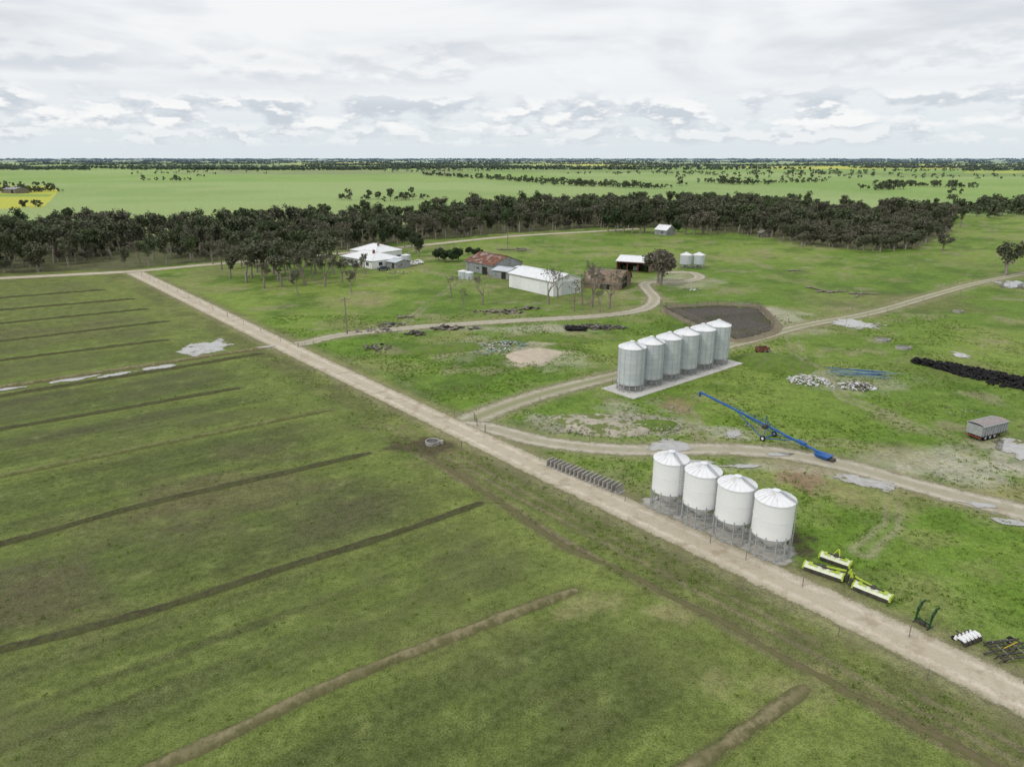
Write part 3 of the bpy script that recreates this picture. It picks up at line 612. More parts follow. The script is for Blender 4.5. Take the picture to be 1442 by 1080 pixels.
for i in range(520):
    t=R.random(); c=G3(1292+t*170,512+t*34,0); w=.5+2.6*math.sin(min(t*1.6,1)*math.pi/1.6); q=R.gauss(0,.5)
    m.torus((c.x+R.uniform(-.8,.8),c.y+q*w*1.6,.15+max(0,(1-abs(q)))*R.uniform(0,1.1)),.40,.15,M_DARK,(Matrix.Rotation(R.uniform(-.7,.7),3,'X')@Matrix.Rotation(R.uniform(-.7,.7),3,'Y')),n=10,k=5)
link('tyre_pile',m.mesh('tyre_pile'))
m=MB()
for i in range(50): 
    c=G3(798+R.random()*26,460+R.random()*4,.2+R.random()*.4); m.torus(c,.42,.16,M_DARK,Matrix.Rotation(R.uniform(-1,1),3,'X'),n=10,k=5)
link('tyre_pile',m.mesh('tyre_pile2'))
M_PUD2=pm('trough_water',(.05,.055,.05),(.08,.08,.07),2,.08)
def trough(px,py,r,h):
    m=MB(); x,y=G(px,py); n=32
    m.tube((0,0,0),(0,0,h),r,M_CONC,n=n,caps=False); m.tube((0,0,0.03),(0,0,h),r-.14,M_CONC,n=n,caps=False); m.tube((0,0,.03),(0,0,h*.75),r-.15,M_PUD2,n=n)
    m.add([(math.cos(2*math.pi*i/n)*q,math.sin(2*math.pi*i/n)*q,h) for q in(r-.14,r) for i in range(n)],[(i,(i+1)%n,n+(i+1)%n,n+i) for i in range(n)],M_CONC)
    m.box((r+.25,.1,.25),(.5,.4,.5),M_CONC); link('water_trough',m.mesh('water_trough'),(x,y,0))
trough(609,625,1.0,.5); trough(1242,480,1.4,.45); trough(1271,491,1.4,.4); trough(1348,440,1.1,.5)
m=MB(); a=G3(775,655); b=G3(872,693); dd=(b-a); rz=math.atan2(dd.y,dd.x); n=18
for i in range(n):
    c=a.lerp(b,i/(n-1)); j=R.uniform(-.06,.06); tl_=R.uniform(-.06,.06)
    m.box(c+Vector((0,0,.5)),(.13,1.5+j,1.0),M_CONC,M=Matrix.Rotation(rz+j,4,'Z')@Matrix.Rotation(tl_,4,'Y'))
    c2=c+Vector((math.cos(rz),math.sin(rz),0))*.26; m.box(c2+Vector((0,0,.07)),(.4,1.45,.12),M_CONC,rz=rz+j)
link('concrete_trough_section_row',m.mesh('concrete_trough_section_row'))

# ------------------------------------------------------------ auger
m=MB(); lo=G3(1160,640,.55); hi=G3(986,552,3.6); dv=(hi-lo).normalized(); sdv=Vector((-dv.y,dv.x,0)).normalized(); L=(hi-lo).length
m.tube(lo-dv*.6,hi,.16,M_BLUE,n=14)
m.tube(hi,hi+Vector((0,0,-.7)),.16,M_BLUE,r1=.2,n=12)
m.box(lo+Vector((0,0,-.15)),(1.7,1.2,.4),M_BLUE,rz=math.atan2(dv.y,dv.x),taper=1.2); m.box(lo-dv*1.1+Vector((0,0,-.15)),(.8,.9,.3),M_STEELD,rz=.6)
mid=lo+dv*L*.42
for s in(-1,1):
    w=Vector((mid.x,mid.y,0))+sdv*s*1.4+dv*-.4; w.z=.40
    M3=(sdv.to_track_quat('Z','Y')).to_matrix(); m.torus(w,.31,.11,M_DARK,M3,n=18,k=8); m.tube(w-sdv*.08,w+sdv*.08,.2,M_WHITE,n=12)
    m.beam(w,lo+dv*L*.68,.08,.10,M_BLUE); m.beam(w,lo+dv*L*.2,.08,.10,M_BLUE); m.beam(w,mid+Vector((0,0,.7)),.08,.08,M_BLUE)
m.beam(mid+sdv*1.4-dv*.4-Vector((0,0,mid.z-.42)),mid-sdv*1.4-dv*.4-Vector((0,0,mid.z-.42)),.12,.12,M_BLUE)
k0=lo+dv*L*.3; k1=lo+dv*L*.9; tp=Vector((0,0,.6))
m.beam(k0,mid+tp,.04,.04,M_BLUE); m.beam(mid+tp,lo+dv*L*.62+tp*.8,.04,.04,M_BLUE); m.beam(lo+dv*L*.62+tp*.8,k1,.04,.04,M_BLUE); m.beam(mid,mid+tp,.07,.07,M_BLUE); m.beam(lo+dv*L*.62,lo+dv*L*.62+tp*.8,.07,.07,M_BLUE)
m.box(mid+sdv*.5,(.9,.5,.5),M_STEELD,rz=.5); m.tube(mid+sdv*.5+Vector((0,0,.3)),mid+sdv*.5+Vector((0,0,1.7)),.07,M_BLUE,n=6)
m.box(lo+dv*L*.16+Vector((0,0,.1)),(1.2,.6,.35),M_BLUE,M=dv.to_track_quat('X','Z').to_matrix().to_4x4())
link('grain_auger',m.mesh('grain_auger'))

# ------------------------------------------------------------ grain trailer
def trailer():
    m=MB(); L,W=5.6,2.3; hb=1.45; zc=1.5
    m.box((0,0,zc),(L,W,hb),M_TIN)
    for i in range(10):
        x=-L/2+.2+i*(L-.4)/9
        for s in(-1,1): m.box((x,s*(W/2+.05),zc),(.1,.08,hb),M_FRAME)
    for s in(-1,1): m.box((0,s*(W/2+.05),zc+hb/2+.02),(L+.1,.14,.12),M_FRAME); m.box((0,s*(W/2+.04),zc-hb/2),(L,.12,.12),M_STEELD)
    zt=zc+hb/2+.04
    for i in range(9):
        x0=-L/2+i*L/9; n=6
        for j in range(n):
            a0=math.pi*j/n;a1=math.pi*(j+1)/n
            m.add([(x0+.03,-math.cos(a0)*W/2,zt+.22*math.sin(a0)),(x0+L/9-.03,-math.cos(a0)*W/2,zt+.22*math.sin(a0)),(x0+L/9-.03,-math.cos(a1)*W/2,zt+.22*math.sin(a1)),(x0+.03,-math.cos(a1)*W/2,zt+.22*math.sin(a1))],[(0,1,2,3)],M_TARP)
            m.beam((x0,-math.cos(a0)*W/2,zt+.03+.22*math.sin(a0)),(x0,-math.cos(a1)*W/2,zt+.03+.22*math.sin(a1)),.07,.06,M_FRAME)
    for s in(-.45,.45): m.beam((-L/2-.2,s,.68),(L/2+.8,s,.68),.12,.2,M_RED)
    for x in(-1.8,-.8,.2):
        for s in(-1,1):
            m.tube((x,s*.7,.45),(x,s*1.1,.45),.45,M_DARK,n=20); m.tube((x,s*1.1,.45),(x,s*1.12,.45),.22,M_GALV,n=12)
        m.tube((x,-.8,.45),(x,.8,.45),.08,M_STEELD,n=6)
    for s in(-1,1): m.beam((2.2,s*.6,.8),(2.2,s*.6,.02),.12,.12,M_STEELD)
    m.box((-L/2-.06,0,zc),(.08,W-.1,hb-.1),M_FRAME); m.box((-L/2-.1,0,.55),(.1,W,.14),M_RED)
    a=G3(1364,621);b=G3(1412,609); c=(a+b)/2; d_=b-a; link('grain_trailer',m.mesh('grain_trailer'),(c.x,c.y+.2,0),math.atan2(d_.y,d_.x))
trailer()
m=MB(); 
for s in(-1,1): m.box((0,s*.8,.95),(2.3,.08,.9),M_RUST); m.box((s*1.15,0,.95),(.08,1.6,.9),M_RUST); m.tube((s*.6,-.95,.38),(s*.6,-.75,.38),.38,M_DARK,n=14); m.tube((s*.6,.75,.38),(s*.6,.95,.38),.38,M_DARK,n=14)
m.box((0,0,.52),(2.3,1.6,.06),M_STEELD); m.beam((1.1,0,.5),(2.3,0,.3),.1,.1,M_STEELD); x,y=G(1073,498); link('rusty_bin_cart',m.mesh('rusty_bin_cart'),(x,y,0),.2)

# ------------------------------------------------------------ mowers
def mower(a,b,arm=0):
    m=MB(); A_=G3(*a);B_=G3(*b); c=(A_+B_)/2; L=(B_-A_).length; rz=math.atan2(B_.y-A_.y,B_.x-A_.x)
    prof=[(-.52,.22),(-.56,.42),(-.40,.60),(.1,.66),(.42,.56),(.56,.36),(.5,.2)]
    k_=len(prof); vs=[(s*L/2,*q) for s in(-1,1) for q in prof]
    m.add(vs,[(i,i+1,k_+i+1,k_+i) for i in range(k_-1)]+[tuple(range(k_)),tuple(range(k_,2*k_))],M_LIMEW,False)
    for i in range(1,6): m.box((-L/2+i*L/6,0,.64),(.04,.7,.05),M_FRAME)
    for s in(-1,1): m.box((s*(L/2+.06),0,.42),(.18,1.1,.42),M_LIME,taper=.8); m.box((s*L*.3,.05,.67),(L*.22,.55,.05),M_LIME)
    m.box((0,-.3,.14),(L*.96,.4,.1),M_STEELD); m.box((0,.59,.26),(L*.98,.03,.34),M_STEELD); m.box((0,-.59,.26),(L*.98,.03,.34),M_STEELD)
    for i in range(7): m.tube((-L*.42+i*L*.14,-.3,.05),(-L*.42+i*L*.14,-.3,.12),.24,M_FRAME,n=12)
    m.beam((-L*.3,.1,.73),(L*.3,.1,.73),.12,.12,M_STEELD); m.box((0,.1,.76),(.4,.4,.24),M_STEELD)
    if arm:
        e_=arm*(L/2+.1); m.beam((0,.1,.8),(e_+arm*.4,.4,.95),.13,.14,M_LIME); m.beam((arm*.2,.3,.75),(e_+arm*.4,.6,.6),.1,.1,M_STEELD)
        m.box((e_+arm*.35,.5,.6),(.4,.6,1.0),M_LIME,taper=.6); m.tube((e_+arm*.35,.5,1.1),(e_+arm*.1,.2,1.0),.06,M_DARK,n=8); m.box((e_+arm*.25,.0,.45),(.3,.3,.7),M_STEELD)
        m.beam((e_+arm*.1,-.1,.3),(e_+arm*.9,.5,.5),.08,.1,M_STEELD)
    else:
        m.beam((-.3,.1,.75),(0,.9,1.1),.09,.1,M_LIME); m.beam((.3,.1,.75),(0,.9,1.1),.09,.1,M_LIME); m.box((0,.8,.7),(.6,.25,.7),M_LIME,taper=.5); m.beam((0,.6,.4),(0,1.0,1.3),.08,.09,M_STEELD)
    link('disc_mower',m.mesh('disc_mower'),(c.x,c.y,0),rz)
mower((1156,785),(1196,799)); mower((1133,799),(1186,817),1); mower((1203,827),(1253,847),-1)
m=MB()
for s in(-.6,.6):
    pts=[(0,s,0),(.12,s,.8),(.1,s,1.35),(.45,s,1.75),(1.0,s,1.8)]
    for a,b in zip(pts[:-1],pts[1:]): m.beam(a,b,.11,.15,M_GRN)
    m.beam((.12,s,.7),(.7,s,1.6),.06,.06,M_STEELD); m.beam((-.3,s,.05),(.6,s,.05),.11,.08,M_STEELD); m.tube((.1,s,.3),(.1,s,1.1),.04,M_STEELD,n=8)
for z,x in((.4,.08),): m.beam((x,-.6,z),(x,.6,z),.08,.1,M_GRN)
m.beam((.0,-.6,.1),(0,.6,.1),.1,.1,M_STEELD); m.box((0,0,.25),(.25,.5,.3),M_STEELD)
x,y=G(1298,880); link('loader_frame',m.mesh('loader_frame'),(x,y,0),.5)
m=MB()
for i in range(5):
    x=-.9+i*.45; m.box((x,0,.55),(.26,.75,.2),M_WHITE,taper=.6); m.box((x,.45,.38),(.22,.24,.4),M_WHITE,taper=.6); m.tube((x-.05,-.3,.26),(x+.05,-.3,.26),.24,M_STEELD,n=12); m.beam((x,-.5,.2),(x,.5,.62),.06,.06,M_STEELD); m.tube((x-.06,.65,.18),(x+.06,.65,.18),.18,M_DARK,n=12)
m.beam((-1.2,-.1,.42),(1.2,-.1,.42),.12,.12,M_STEELD); m.beam((-.2,0,.4),(0,1.1,.3),.1,.1,M_STEELD)
x,y=G(1363,903); link('planter_attachment',m.mesh('planter_attachment'),(x,y,0),.4)
m=MB()
for i in range(5): m.beam((-1.5,-1.+i*.5,.5),(1.8,-1.+i*.5,.5),.09,.1,M_STEELD)
for i in range(5): m.beam((-1.4+i*.7,-1.1,.52),(-1.4+i*.7,1.1,.52),.09,.09,M_WOOD if i%2 else M_STEELD)
for i in range(26): a=R.uniform(-1.5,1.6); b=R.choice([-1,-.5,0,.5,1]); m.beam((a,b,.5),(a-.15,b+.2,.0),.04,.05,M_STEELD)
for s in(-1,1): m.beam((-1.2,s*.8,.5),(.6,s*.2,1.2),.08,.1,M_STEELD); m.tube((1.2,s*1.15,.3),(1.2,s*1.32,.3),.3,M_DARK,n=16)
m.beam((-1.5,0,.5),(-2.3,0,.3),.12,.12,M_STEELD); m.tube((.6,0,1.15),(-.6,0,.65),.04,M_YEL,n=8); m.beam((.6,-.3,1.2),(.6,.3,1.2),.1,.1,M_STEELD)
x,y=G(1420,921); link('tillage_implement',m.mesh('tillage_implement'),(x,y,0),.15)

# ------------------------------------------------------------ vehicles
def car(px,py,rz,paint,ute=False):
    m=MB(); W=1.8
    pr=[(-2.2,.45),(-2.25,.95),(-1.9,1.02),(-1.55 if not ute else -.2,1.05),(-1.2 if not ute else -.1,1.55),(.5,1.6),(1.15,1.08),(2.1,.92),(2.25,.5)]
    k_=len(pr); vs=[(q[0],s*W/2*(.86 if q[1]>1.2 else 1),q[1]) for s in(-1,1) for q in pr]
    m.add(vs,[(i,(i+1)%k_,k_+(i+1)%k_,k_+i) for i in range(k_)]+[tuple(range(k_)),tuple(range(k_,2*k_))],paint)
    m.add([(.56,-.72,1.57),(.56,.72,1.57),(1.15,.8,1.13),(1.15,-.8,1.13)],[(0,1,2,3)],M_GLASS)
    for s in(-1,1):
        m.box(((-.3 if not ute else .35),s*.83,1.3),(1.5 if not ute else .7,.08,.34),M_GLASS)
        for x in(-1.35,1.4): m.tube((x,s*.72,.36),(x,s*.93,.36),.36,M_DARK,n=16); m.tube((x,s*.93,.36),(x,s*.945,.36),.2,M_GALV,n=10)
    x,y=G(px,py); link('parked_ute' if ute else 'parked_car',m.mesh('car'),(x,y,.0),rz)
car(580,374,.2,M_CAR,True); car(566,367,1.2,M_CAR); car(541,381,.4,M_CARD); car(588,372,2.8,M_CAR)
car(560,362,2.,M_CARD,True)

# ------------------------------------------------------------ trees
def leaf_mat(name,c1,c2,c3,s=.45):
    k=NT(name); p=k.obj(); n=k.noise(p,s,2,.6); r=k.n('ShaderNodeObjectInfo').outputs['Random']
    c=k.mix(k.mr(n,.35,.65),c1,c2); c=k.mix(k.mth('MULTIPLY',r,.9),c,c3)
    return k.done(c,.8)
M_BARK=pm('gum_bark',(.21,.18,.15),(.32,.29,.25),2,.9,c3=(.12,.10,.08),s3=.8)
M_TWIG=pm('bare_twig_bark',(.22,.18,.15),(.30,.26,.22),2,.9)
M_LG=leaf_mat('gum_foliage',(.088,.110,.058),(.130,.148,.084),(.130,.126,.090))
M_LG2=leaf_mat('gum_foliage_green',(.070,.100,.045),(.108,.140,.064),(.095,.110,.060))
M_LD=leaf_mat('dark_foliage',(.034,.058,.026),(.062,.090,.038),(.055,.066,.036))
M_LB=leaf_mat('grey_brown_foliage',(.145,.132,.102),(.175,.160,.122),(.13,.135,.09))
M_LH=leaf_mat('hedge_foliage',(.035,.070,.022),(.06,.105,.034),(.05,.07,.035))
def tree_mesh(name,h,seed,leaf,nl=60,ls=.42,spread=1.,trunk=.3,dep=3,cl=.085,flat=.75,bark=None,skip=.1):
    r=random.Random(seed); mb=MB(); ends=[]; bark=bark or M_BARK
    def rv(): return Vector((r.gauss(0,1),r.gauss(0,1),r.gauss(0,1))).normalized()
    def grow(p,d_,L,rad,dp):
        for i in range(2):
            q=p+d_*L/2; mb.tube(p,q,rad,bark,r1=rad*.82,n=6 if dp>1 else 3,caps=False); rad*=.82; p=q
            d_=(d_+rv()*.22+Vector((0,0,.08))).normalized()
            if dp<=1: ends.append((p.copy(),1. if dp==0 else .7))
            elif dp==2 and dep>=3: ends.append((p.copy(),.7))
        if dp==0: return
        k_=r.choice([2,3,3]) if dp<dep else r.choice([3,4])
        a0=r.uniform(0,6.28)
        for i in range(k_):
            a=a0+6.28*i/k_+r.uniform(-.5,.5); t=r.uniform(.35,1.0)*spread*(.35 if i==0 else 1)
            side=Vector((math.cos(a),math.sin(a),0)); nd=(d_*math.cos(t)+side*math.sin(t)); nd.z=max(nd.z,-.05)+.08; nd.normalize()
            grow(p,nd,L*r.uniform(.5,.9),rad*r.uniform(.55,.72),dp-1)
    grow(Vector((0,0,-.2)),(Vector((0,0,1))+rv()*.1).normalized(),h*trunk,h*.02,dep)
    top=max(e_[0].z for e_ in ends); sc=h*.93/top
    mb.v=[(v[0]*sc,v[1]*sc,v[2]*sc) for v in mb.v]
    for p,wt in ends:
        p=p*sc; cr=h*cl*r.uniform(.6,1.4); 
        if r.random()<skip: continue
        for i in range(int(nl*wt*r.uniform(.6,1.3))):
            o=rv()*cr*r.random()**.45; o.z*=flat; c=p+o; s=ls*r.uniform(.5,1.3); u=rv(); w_=u.cross(rv()).normalized()
            mb.add([c-u*s*.5-w_*s*.3,c+u*s*.5-w_*s*.22,c+u*s*.55+w_*s*.3,c-u*s*.35+w_*s*.35],[(0,1,2,3)],leaf)
    return mb.mesh(name)
GUM=[tree_mesh('gum%d'%i,R.uniform(12.5,15),100+i,[M_LG,M_LG2,M_LG][i%3],nl=R.randint(18,26),ls=.72,spread=R.uniform(.5,.9),trunk=R.uniform(.14,.24),dep=3,cl=R.uniform(.075,.1),flat=.9) for i in range(10)]
SCR=[tree_mesh('scrub%d'%i,9,140+i,M_LB if i%2 else M_LG,nl=24,ls=.58,spread=.95,trunk=.13,dep=3,cl=.115,flat=.95) for i in range(5)]
DRK=[tree_mesh('dark%d'%i,11,160+i,M_LD,nl=34,ls=.68,spread=.75,trunk=.14,dep=3,cl=.12,flat=1.) for i in range(3)]
BARE=[tree_mesh('bare%d'%i,10,180+i,M_LB,nl=2,ls=.25,spread=.85,trunk=.17,dep=5,cl=.05,bark=M_TWIG) for i in range(3)]
THIN=[tree_mesh('thin%d'%i,12,200+i,M_LB,nl=9,ls=.42,spread=.75,trunk=.18,dep=4,cl=.07,bark=M_TWIG) for i in range(4)]
HED=[tree_mesh('hedge%d'%i,5,220+i,M_LH,nl=60,ls=.42,spread=1.3,trunk=.15,dep=3,cl=.16,flat=1.) for i in range(2)]
E=link('eucalyptus_forest',None); fp=np.array(FOR); x0,x1=max(fp[:,0].min(),-420),fp[:,0].max(); y0,y1=fp[:,1].min(),fp[:,1].max()
N=12000; rx=rng.uniform(x0,x1,N); ry=rng.uniform(y0,y1,N); ok=inpoly(rx,ry,FOR); clr=fbm(rx,ry,45,77)
roadp=[G(*p) for p in [(-260,405),(0,392),(190,382),(290,373),(480,357),(600,345),(840,326)]]; rd=pdist(rx,ry,roadp)
cell=set(); cnt=0
clx,cly=G(175,368)
for i in range(N):
    if not ok[i] or rd[i]<7: continue
    if abs(rx[i]-clx)<9 and abs(ry[i]-cly)<26: continue
    dens=7.6 if clr[i]<.6 else 10.5
    kx=(int(rx[i]//dens),int(ry[i]//dens),dens)
    if kx in cell: continue
    cell.add(kx); px_=rx[i]/max(ry[i],1)
    scrub=px_>.42
    me=R.choice(SCR) if (scrub and R.random()<.75) else (R.choice(DRK) if R.random()<.07 else R.choice(GUM if R.random()<.80 else THIN))
    s=R.choice([R.uniform(.55,.85),R.uniform(.8,1.15)])*(.9 if scrub else 1.); cnt+=1
    link('tree',me,(rx[i],ry[i],0),R.uniform(0,6.28),(s*R.uniform(.85,1.3),s*R.uniform(.85,1.3),s),E)
    if R.random()<.5: ss=R.uniform(.35,.6); link('understory',R.choice(SCR),(rx[i]+R.uniform(-4,4),ry[i]+R.uniform(-4,4),0),R.uniform(0,6.28),(ss*1.3,ss*1.3,ss),E)
print('forest',cnt)
def T(name,me,px,py,s=1.,n=1,j=0):
    for i in range(n):
        x,y=G(px+R.uniform(-j,j),py+R.uniform(-j,j)*.2); link(name,R.choice(me) if isinstance(me,list) else me,(x,y,0),R.uniform(0,6.28),s*R.uniform(.9,1.1))
for a,b in [(325,392),(347,398),(372,406),(398,404),(420,416),(402,388),(440,393),(458,404),(470,386),(482,398),(362,384),(340,376),(312,380),(432,376),(378,372),(392,396),(410,398),(300,372),(425,388),(450,380),(385,386),(355,392),(415,378),(430,402),(445,386),(405,380),(370,392)]: T('gum_tree',GUM+THIN+THIN,a,b,R.uniform(.70,.95))
for a,b in [(500,392),(515,386),(495,412)]: T('gum_tree',THIN,a,b,.6)
for a,b,s in [(772,428,1.15),(833,432,1.3),(858,434,1.25),(680,430,.95),(635,418,.6),(808,438,.7),(845,440,.8),(652,430,.5),(820,430,1.),(785,420,.8)]: T('bare_tree',BARE,a,b,s)
T('bushy_tree',SCR[1],930,402,1.35); T('bushy_tree',SCR[3],927,398,1.1)
for a,b in [(618,367),(626,369),(636,369),(646,367)]: T('hedge_bush',HED,a,b,1.)
for a,b in [(668,362),(676,361),(660,358)]: T('hedge_bush',HED,a,b,.6)
for a,b in [(856,326),(866,328),(878,328),(890,329),(902,329),(908,328),(885,322),(870,322)]: T('dark_tree',DRK,a,b,1.)
for a,b in [(955,327),(965,330),(978,331),(990,329),(1000,331)]: T('garden_shrub',HED+SCR,a,b,1.2)
for a,b in [(560,345),(570,349),(580,347),(586,356),(590,362),(540,350),(548,344)]: T('dark_tree',DRK,a,b,.75)
T('gum_tree',SCR[0],1415,388,1.2); T('gum_tree',SCR[2],1448,384,1.1); T('gum_tree',GUM[1],1352,320,.8)
for a,b in [(460,362),(475,360),(490,355),(505,350),(520,348)]: T('dark_tree',DRK+GUM,a,b,.75)
for i in range(18): T('shrub',SCR,R.uniform(1085,1330),R.uniform(346,356),.8)
def log(px,py,L,rz):
    m=MB(); m.tube((0,0,.3),(L,0,.3),.3,M_BARK,r1=.14,n=8); 
    for i in range(7): x=L*R.uniform(.3,1); m.tube((x,0,.3),(x+R.uniform(.5,1.6),R.uniform(-1.6,1.6),R.uniform(.2,1.1)),.09,M_BARK,r1=.03,n=5)
    x,y=G(px,py); link('fallen_log',m.mesh('fallen_log'),(x,y,0),rz)
log(1135,405,7,-1.1); log(1165,413,8,.3); log(1195,414,8,-.2); log(1150,412,5,.2); log(1205,420,4,1); log(700,352,9,0); log(728,354,7,.4); log(560,448,4,.1); log(1110,382,5,0)

# ------------------------------------------------------------ distant trees
k=NT('hazed_distant_foliage'); pz=k.pos(); ln=k.n('ShaderNodeVectorMath',operation='LENGTH'); k.si(ln.inputs[0],pz); dist=ln.outputs['Value']
c=k.mix(k.mr(k.noise(pz,.05,1),.35,.65),(.075,.095,.05),(.11,.125,.07)); c=k.mix(k.mr(dist,300,3500,0,.65),c,(.16,.205,.20)); c=k.mix(k.mr(dist,2500,9000,0,.9),c,(.24,.32,.40)); M_FAR=k.done(c,.9)  # blue-grey aerial haze mixed into the leaf colour by distance
def blobmesh(name,seed,length,h,nc,nq,qs):
    r=random.Random(seed); m=MB()
    for c_ in range(nc):
        hh=h*r.uniform(.55,1.1); cx=r.uniform(-length/2,length/2); cy=r.gauss(0,2.5); m.tube((cx,cy,0),(cx,cy,hh*.5),.3,M_BARK,n=4,caps=False)
        for l in range(4):
            bx_=cx+r.gauss(0,hh*.22); by=cy+r.gauss(0,hh*.22); bz=hh*r.uniform(.25,.85)
            for i in range(nq):
                v=Vector((r.gauss(0,1),r.gauss(0,1),r.gauss(0,1))).normalized()*hh*.2*r.random()**.4; v.z*=.85; c0=Vector((bx_,by,bz))+v
                u=Vector((r.gauss(0,1),r.gauss(0,1),r.gauss(0,1))).normalized(); w_=u.cross(Vector((r.gauss(0,1),r.gauss(0,1),r.gauss(0,1)))).normalized(); s=qs*r.uniform(.6,1.3)
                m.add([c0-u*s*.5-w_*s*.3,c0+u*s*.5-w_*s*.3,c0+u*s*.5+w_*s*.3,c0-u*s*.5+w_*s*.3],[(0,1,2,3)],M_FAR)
    return m.mesh(name)
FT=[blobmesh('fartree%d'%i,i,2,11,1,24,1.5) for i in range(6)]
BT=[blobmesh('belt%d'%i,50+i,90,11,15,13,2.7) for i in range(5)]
E=link('distant_tree_row',None)
def row(a,b,n,s=1.,jit=8,drop=.1):
    A_=Vector((*G(*a),0));B_=Vector((*G(*b),0))
    for i in range(n):
        if R.random()<drop: continue
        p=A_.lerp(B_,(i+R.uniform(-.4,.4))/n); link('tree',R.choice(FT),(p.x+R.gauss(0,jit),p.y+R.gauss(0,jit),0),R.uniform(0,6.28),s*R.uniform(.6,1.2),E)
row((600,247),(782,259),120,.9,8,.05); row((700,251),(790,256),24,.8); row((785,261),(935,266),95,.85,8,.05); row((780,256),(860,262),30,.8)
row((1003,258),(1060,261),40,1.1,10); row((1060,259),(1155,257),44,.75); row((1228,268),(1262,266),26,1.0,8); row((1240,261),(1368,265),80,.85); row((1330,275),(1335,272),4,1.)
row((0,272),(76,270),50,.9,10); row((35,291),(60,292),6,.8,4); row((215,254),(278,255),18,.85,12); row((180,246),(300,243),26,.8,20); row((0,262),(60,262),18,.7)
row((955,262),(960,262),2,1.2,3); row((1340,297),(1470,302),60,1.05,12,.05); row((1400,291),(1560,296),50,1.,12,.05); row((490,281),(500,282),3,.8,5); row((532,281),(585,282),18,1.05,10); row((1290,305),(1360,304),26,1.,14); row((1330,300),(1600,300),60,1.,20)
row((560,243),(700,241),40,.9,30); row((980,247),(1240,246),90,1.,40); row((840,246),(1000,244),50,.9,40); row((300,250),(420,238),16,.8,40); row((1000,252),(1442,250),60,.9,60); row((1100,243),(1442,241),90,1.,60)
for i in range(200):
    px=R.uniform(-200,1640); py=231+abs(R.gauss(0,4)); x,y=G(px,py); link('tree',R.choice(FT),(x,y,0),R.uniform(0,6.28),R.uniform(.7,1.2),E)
E=link('horizon_tree_belt',None)
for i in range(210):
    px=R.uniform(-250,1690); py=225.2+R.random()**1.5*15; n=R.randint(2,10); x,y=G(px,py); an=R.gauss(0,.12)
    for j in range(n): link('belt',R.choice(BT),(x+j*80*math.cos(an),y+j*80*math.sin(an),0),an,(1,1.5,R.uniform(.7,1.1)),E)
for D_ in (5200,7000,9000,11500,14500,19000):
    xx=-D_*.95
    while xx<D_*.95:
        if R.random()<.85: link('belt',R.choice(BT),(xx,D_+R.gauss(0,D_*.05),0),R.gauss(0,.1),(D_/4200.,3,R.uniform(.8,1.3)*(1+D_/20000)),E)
        xx+=80*D_/4200.

# ------------------------------------------------------------ grass tufts
N=60000; tx=rng.uniform(-60,110,N); ty=rng.uniform(34,170,N)
s_=(tx-A[0])*nn[0]+(ty-A[1])*nn[1]; ck=fbm(tx,ty,7,55)
keep=((s_>3.6)&(ck+rng.normal(0,.08,N)>.50))|((s_<-3.4)&(s_>-11)&(ck>.5)&(rng.random(N)<.5))|((s_<-11)&(rng.random(N)<.05))
for Cc,hw in ALLR: keep&=pdist(tx,ty,[tuple(p) for p in Cc[::3]]+[tuple(Cc[-1])])>hw*.85
for cc,rr in [((887,546),4),((1006,510),4),((945,528),4),((939,713),2.6),((983,732),2.6),((1029,753),2.6),((1080,776),2.6),((960,722),2),((1010,743),2),((1055,765),2)]:
    g_=G(*cc); keep&=np.hypot(tx-g_[0],ty-g_[1])>rr
tx,ty=tx[keep],ty[keep]; n=len(tx); K=6
cx=np.repeat(tx,K)+rng.normal(0,.12,n*K); cy=np.repeat(ty,K)+rng.normal(0,.12,n*K); hh=np.repeat(rng.uniform(.08,.26,n),K)*rng.uniform(.6,1.2,n*K); an=rng.uniform(0,6.28,n*K)
dx=np.cos(an)*.07; dy=np.sin(an)*.07; lx=rng.normal(0,.09,n*K); ly=rng.normal(0,.09,n*K)
V=np.stack([np.stack([cx-dx,cy-dy,np.full(n*K,-.01)],1),np.stack([cx+dx,cy+dy,np.full(n*K,-.01)],1),np.stack([cx+lx,cy+ly,hh],1)],1).reshape(-1,3)
M_TUFT=pm('grass_blades',(.115,.195,.028),(.175,.25,.048),.25,.8,world=True,c3=(.24,.24,.11),s3=.12)
link('grass_tufts',npmesh('grass_tufts',V,np.arange(n*K*3).reshape(-1,3),M_TUFT))

# ------------------------------------------------------------ sky, sun, camera
w=bpy.data.worlds.new('World'); scn.world=w; w.use_nodes=True; nt=w.node_tree; nt.nodes.clear()
class W_(NT):
    def __init__(s,nt): s.nt=nt
k=W_(nt)
sun_el,sun_az=math.radians(48),math.radians(235)
sky=k.n('ShaderNodeTexSky',sky_type='NISHITA'); sky.sun_disc=False; sky.sun_elevation=sun_el; sky.sun_rotation=sun_az; sky.air_density=1.; sky.dust_density=2.
b1=k.n('ShaderNodeBackground'); k.si(b1.inputs[0],sky.outputs[0]); b1.inputs[1].default_value=.1
tc=k.n('ShaderNodeTexCoord').outputs['Generated']; sx=k.n('ShaderNodeSeparateXYZ'); k.si(sx.inputs[0],tc); x,y,z=sx.outputs
zz=k.mth('ADD',k.mth('MAXIMUM',z,0.),.045)
cv=k.n('ShaderNodeCombineXYZ'); k.si(cv.inputs[0],k.mth('DIVIDE',x,zz)); k.si(cv.inputs[1],k.mth('DIVIDE',y,zz)); cv.inputs[2].default_value=3.
u=k.noise(cv.outputs[0],.42,4,.55,.6); u2=k.noise(cv.outputs[0],1.3,3,.6)
grad=k.mix(k.mr(z,0.,.09),(.755,.825,.865),(.86,.895,.925))
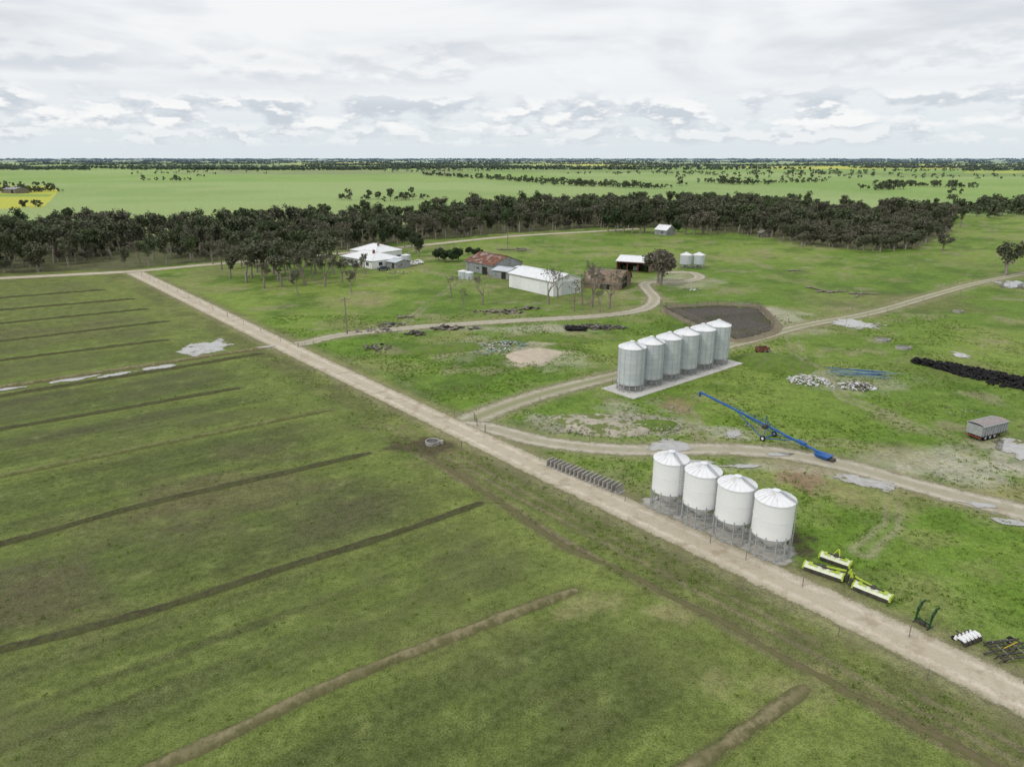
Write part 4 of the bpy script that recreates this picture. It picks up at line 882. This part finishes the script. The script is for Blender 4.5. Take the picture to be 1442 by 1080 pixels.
hi_=k.mix(k.mr(u,.36,.58),(.70,.73,.775),(.955,.965,.975)); hi_=k.mix(k.mr(u2,.4,.7,0,.4),hi_,(.98,.985,.99))
c=k.mix(k.mr(z,.045,.15,0,.9),grad,hi_)
def cum(zs,off,sc,seed):
    q=k.n('ShaderNodeCombineXYZ'); k.si(q.inputs[0],k.mth('ADD',x,seed)); k.si(q.inputs[1],y); k.si(q.inputs[2],k.mth('MULTIPLY',k.mth('ADD',z,off),zs)); return k.noise(q.outputs[0],sc,5,.55)
for (z0,z1,z2,z3,sc,th,seed,st) in [(.026,.042,.060,.092,12.,.45,0.,.92),(.085,.10,.12,.16,5.,.50,4.,.45),(.010,.022,.032,.05,22.,.48,9.,.5)]:
    n0=cum(2.6,0.,sc,seed); n1=cum(2.6,.010,sc,seed); band=k.mth('MULTIPLY',k.mr(z,z0,z1),k.mr(z,z2,z3,1.,0.))
    msk=k.mth('MULTIPLY',k.mr(k.mth('ADD',n0,k.mth('MULTIPLY',band,.06)),th,th+.14),band)
    sh=k.mr(k.mth('SUBTRACT',n0,n1),-.045,.05); cc=k.mix(sh,(.60,.655,.725),(.99,.99,.99))
    c=k.mix(k.mth('MULTIPLY',msk,st),c,cc)
b2=k.n('ShaderNodeBackground'); k.si(b2.inputs[0],c); b2.inputs[1].default_value=1.0
mx=k.n('ShaderNodeMixShader'); mx.inputs[0].default_value=.94; nt.links.new(b1.outputs[0],mx.inputs[1]); nt.links.new(b2.outputs[0],mx.inputs[2])
wo=k.n('ShaderNodeOutputWorld'); nt.links.new(mx.outputs[0],wo.inputs[0])
sl=bpy.data.lights.new('sun','SUN'); sl.energy=1.4; sl.angle=math.radians(11); sl.color=(1,.96,.9)
so_=bpy.data.objects.new('sun',sl); scn.collection.objects.link(so_)
dirv=Vector((math.sin(sun_az)*math.cos(sun_el),math.cos(sun_az)*math.cos(sun_el),math.sin(sun_el)))
so_.rotation_euler=dirv.to_track_quat('Z','Y').to_euler()
cam=bpy.data.cameras.new('camera'); cam.sensor_width=36; cam.lens=F/1442*36; cam.clip_start=.5; cam.clip_end=60000
co=bpy.data.objects.new('camera',cam); scn.collection.objects.link(co); co.location=(0,0,H); co.rotation_euler=(math.pi/2-TH,0,0); scn.camera=co
scn.view_settings.view_transform='Standard'; scn.view_settings.look='None'; scn.view_settings.exposure=0
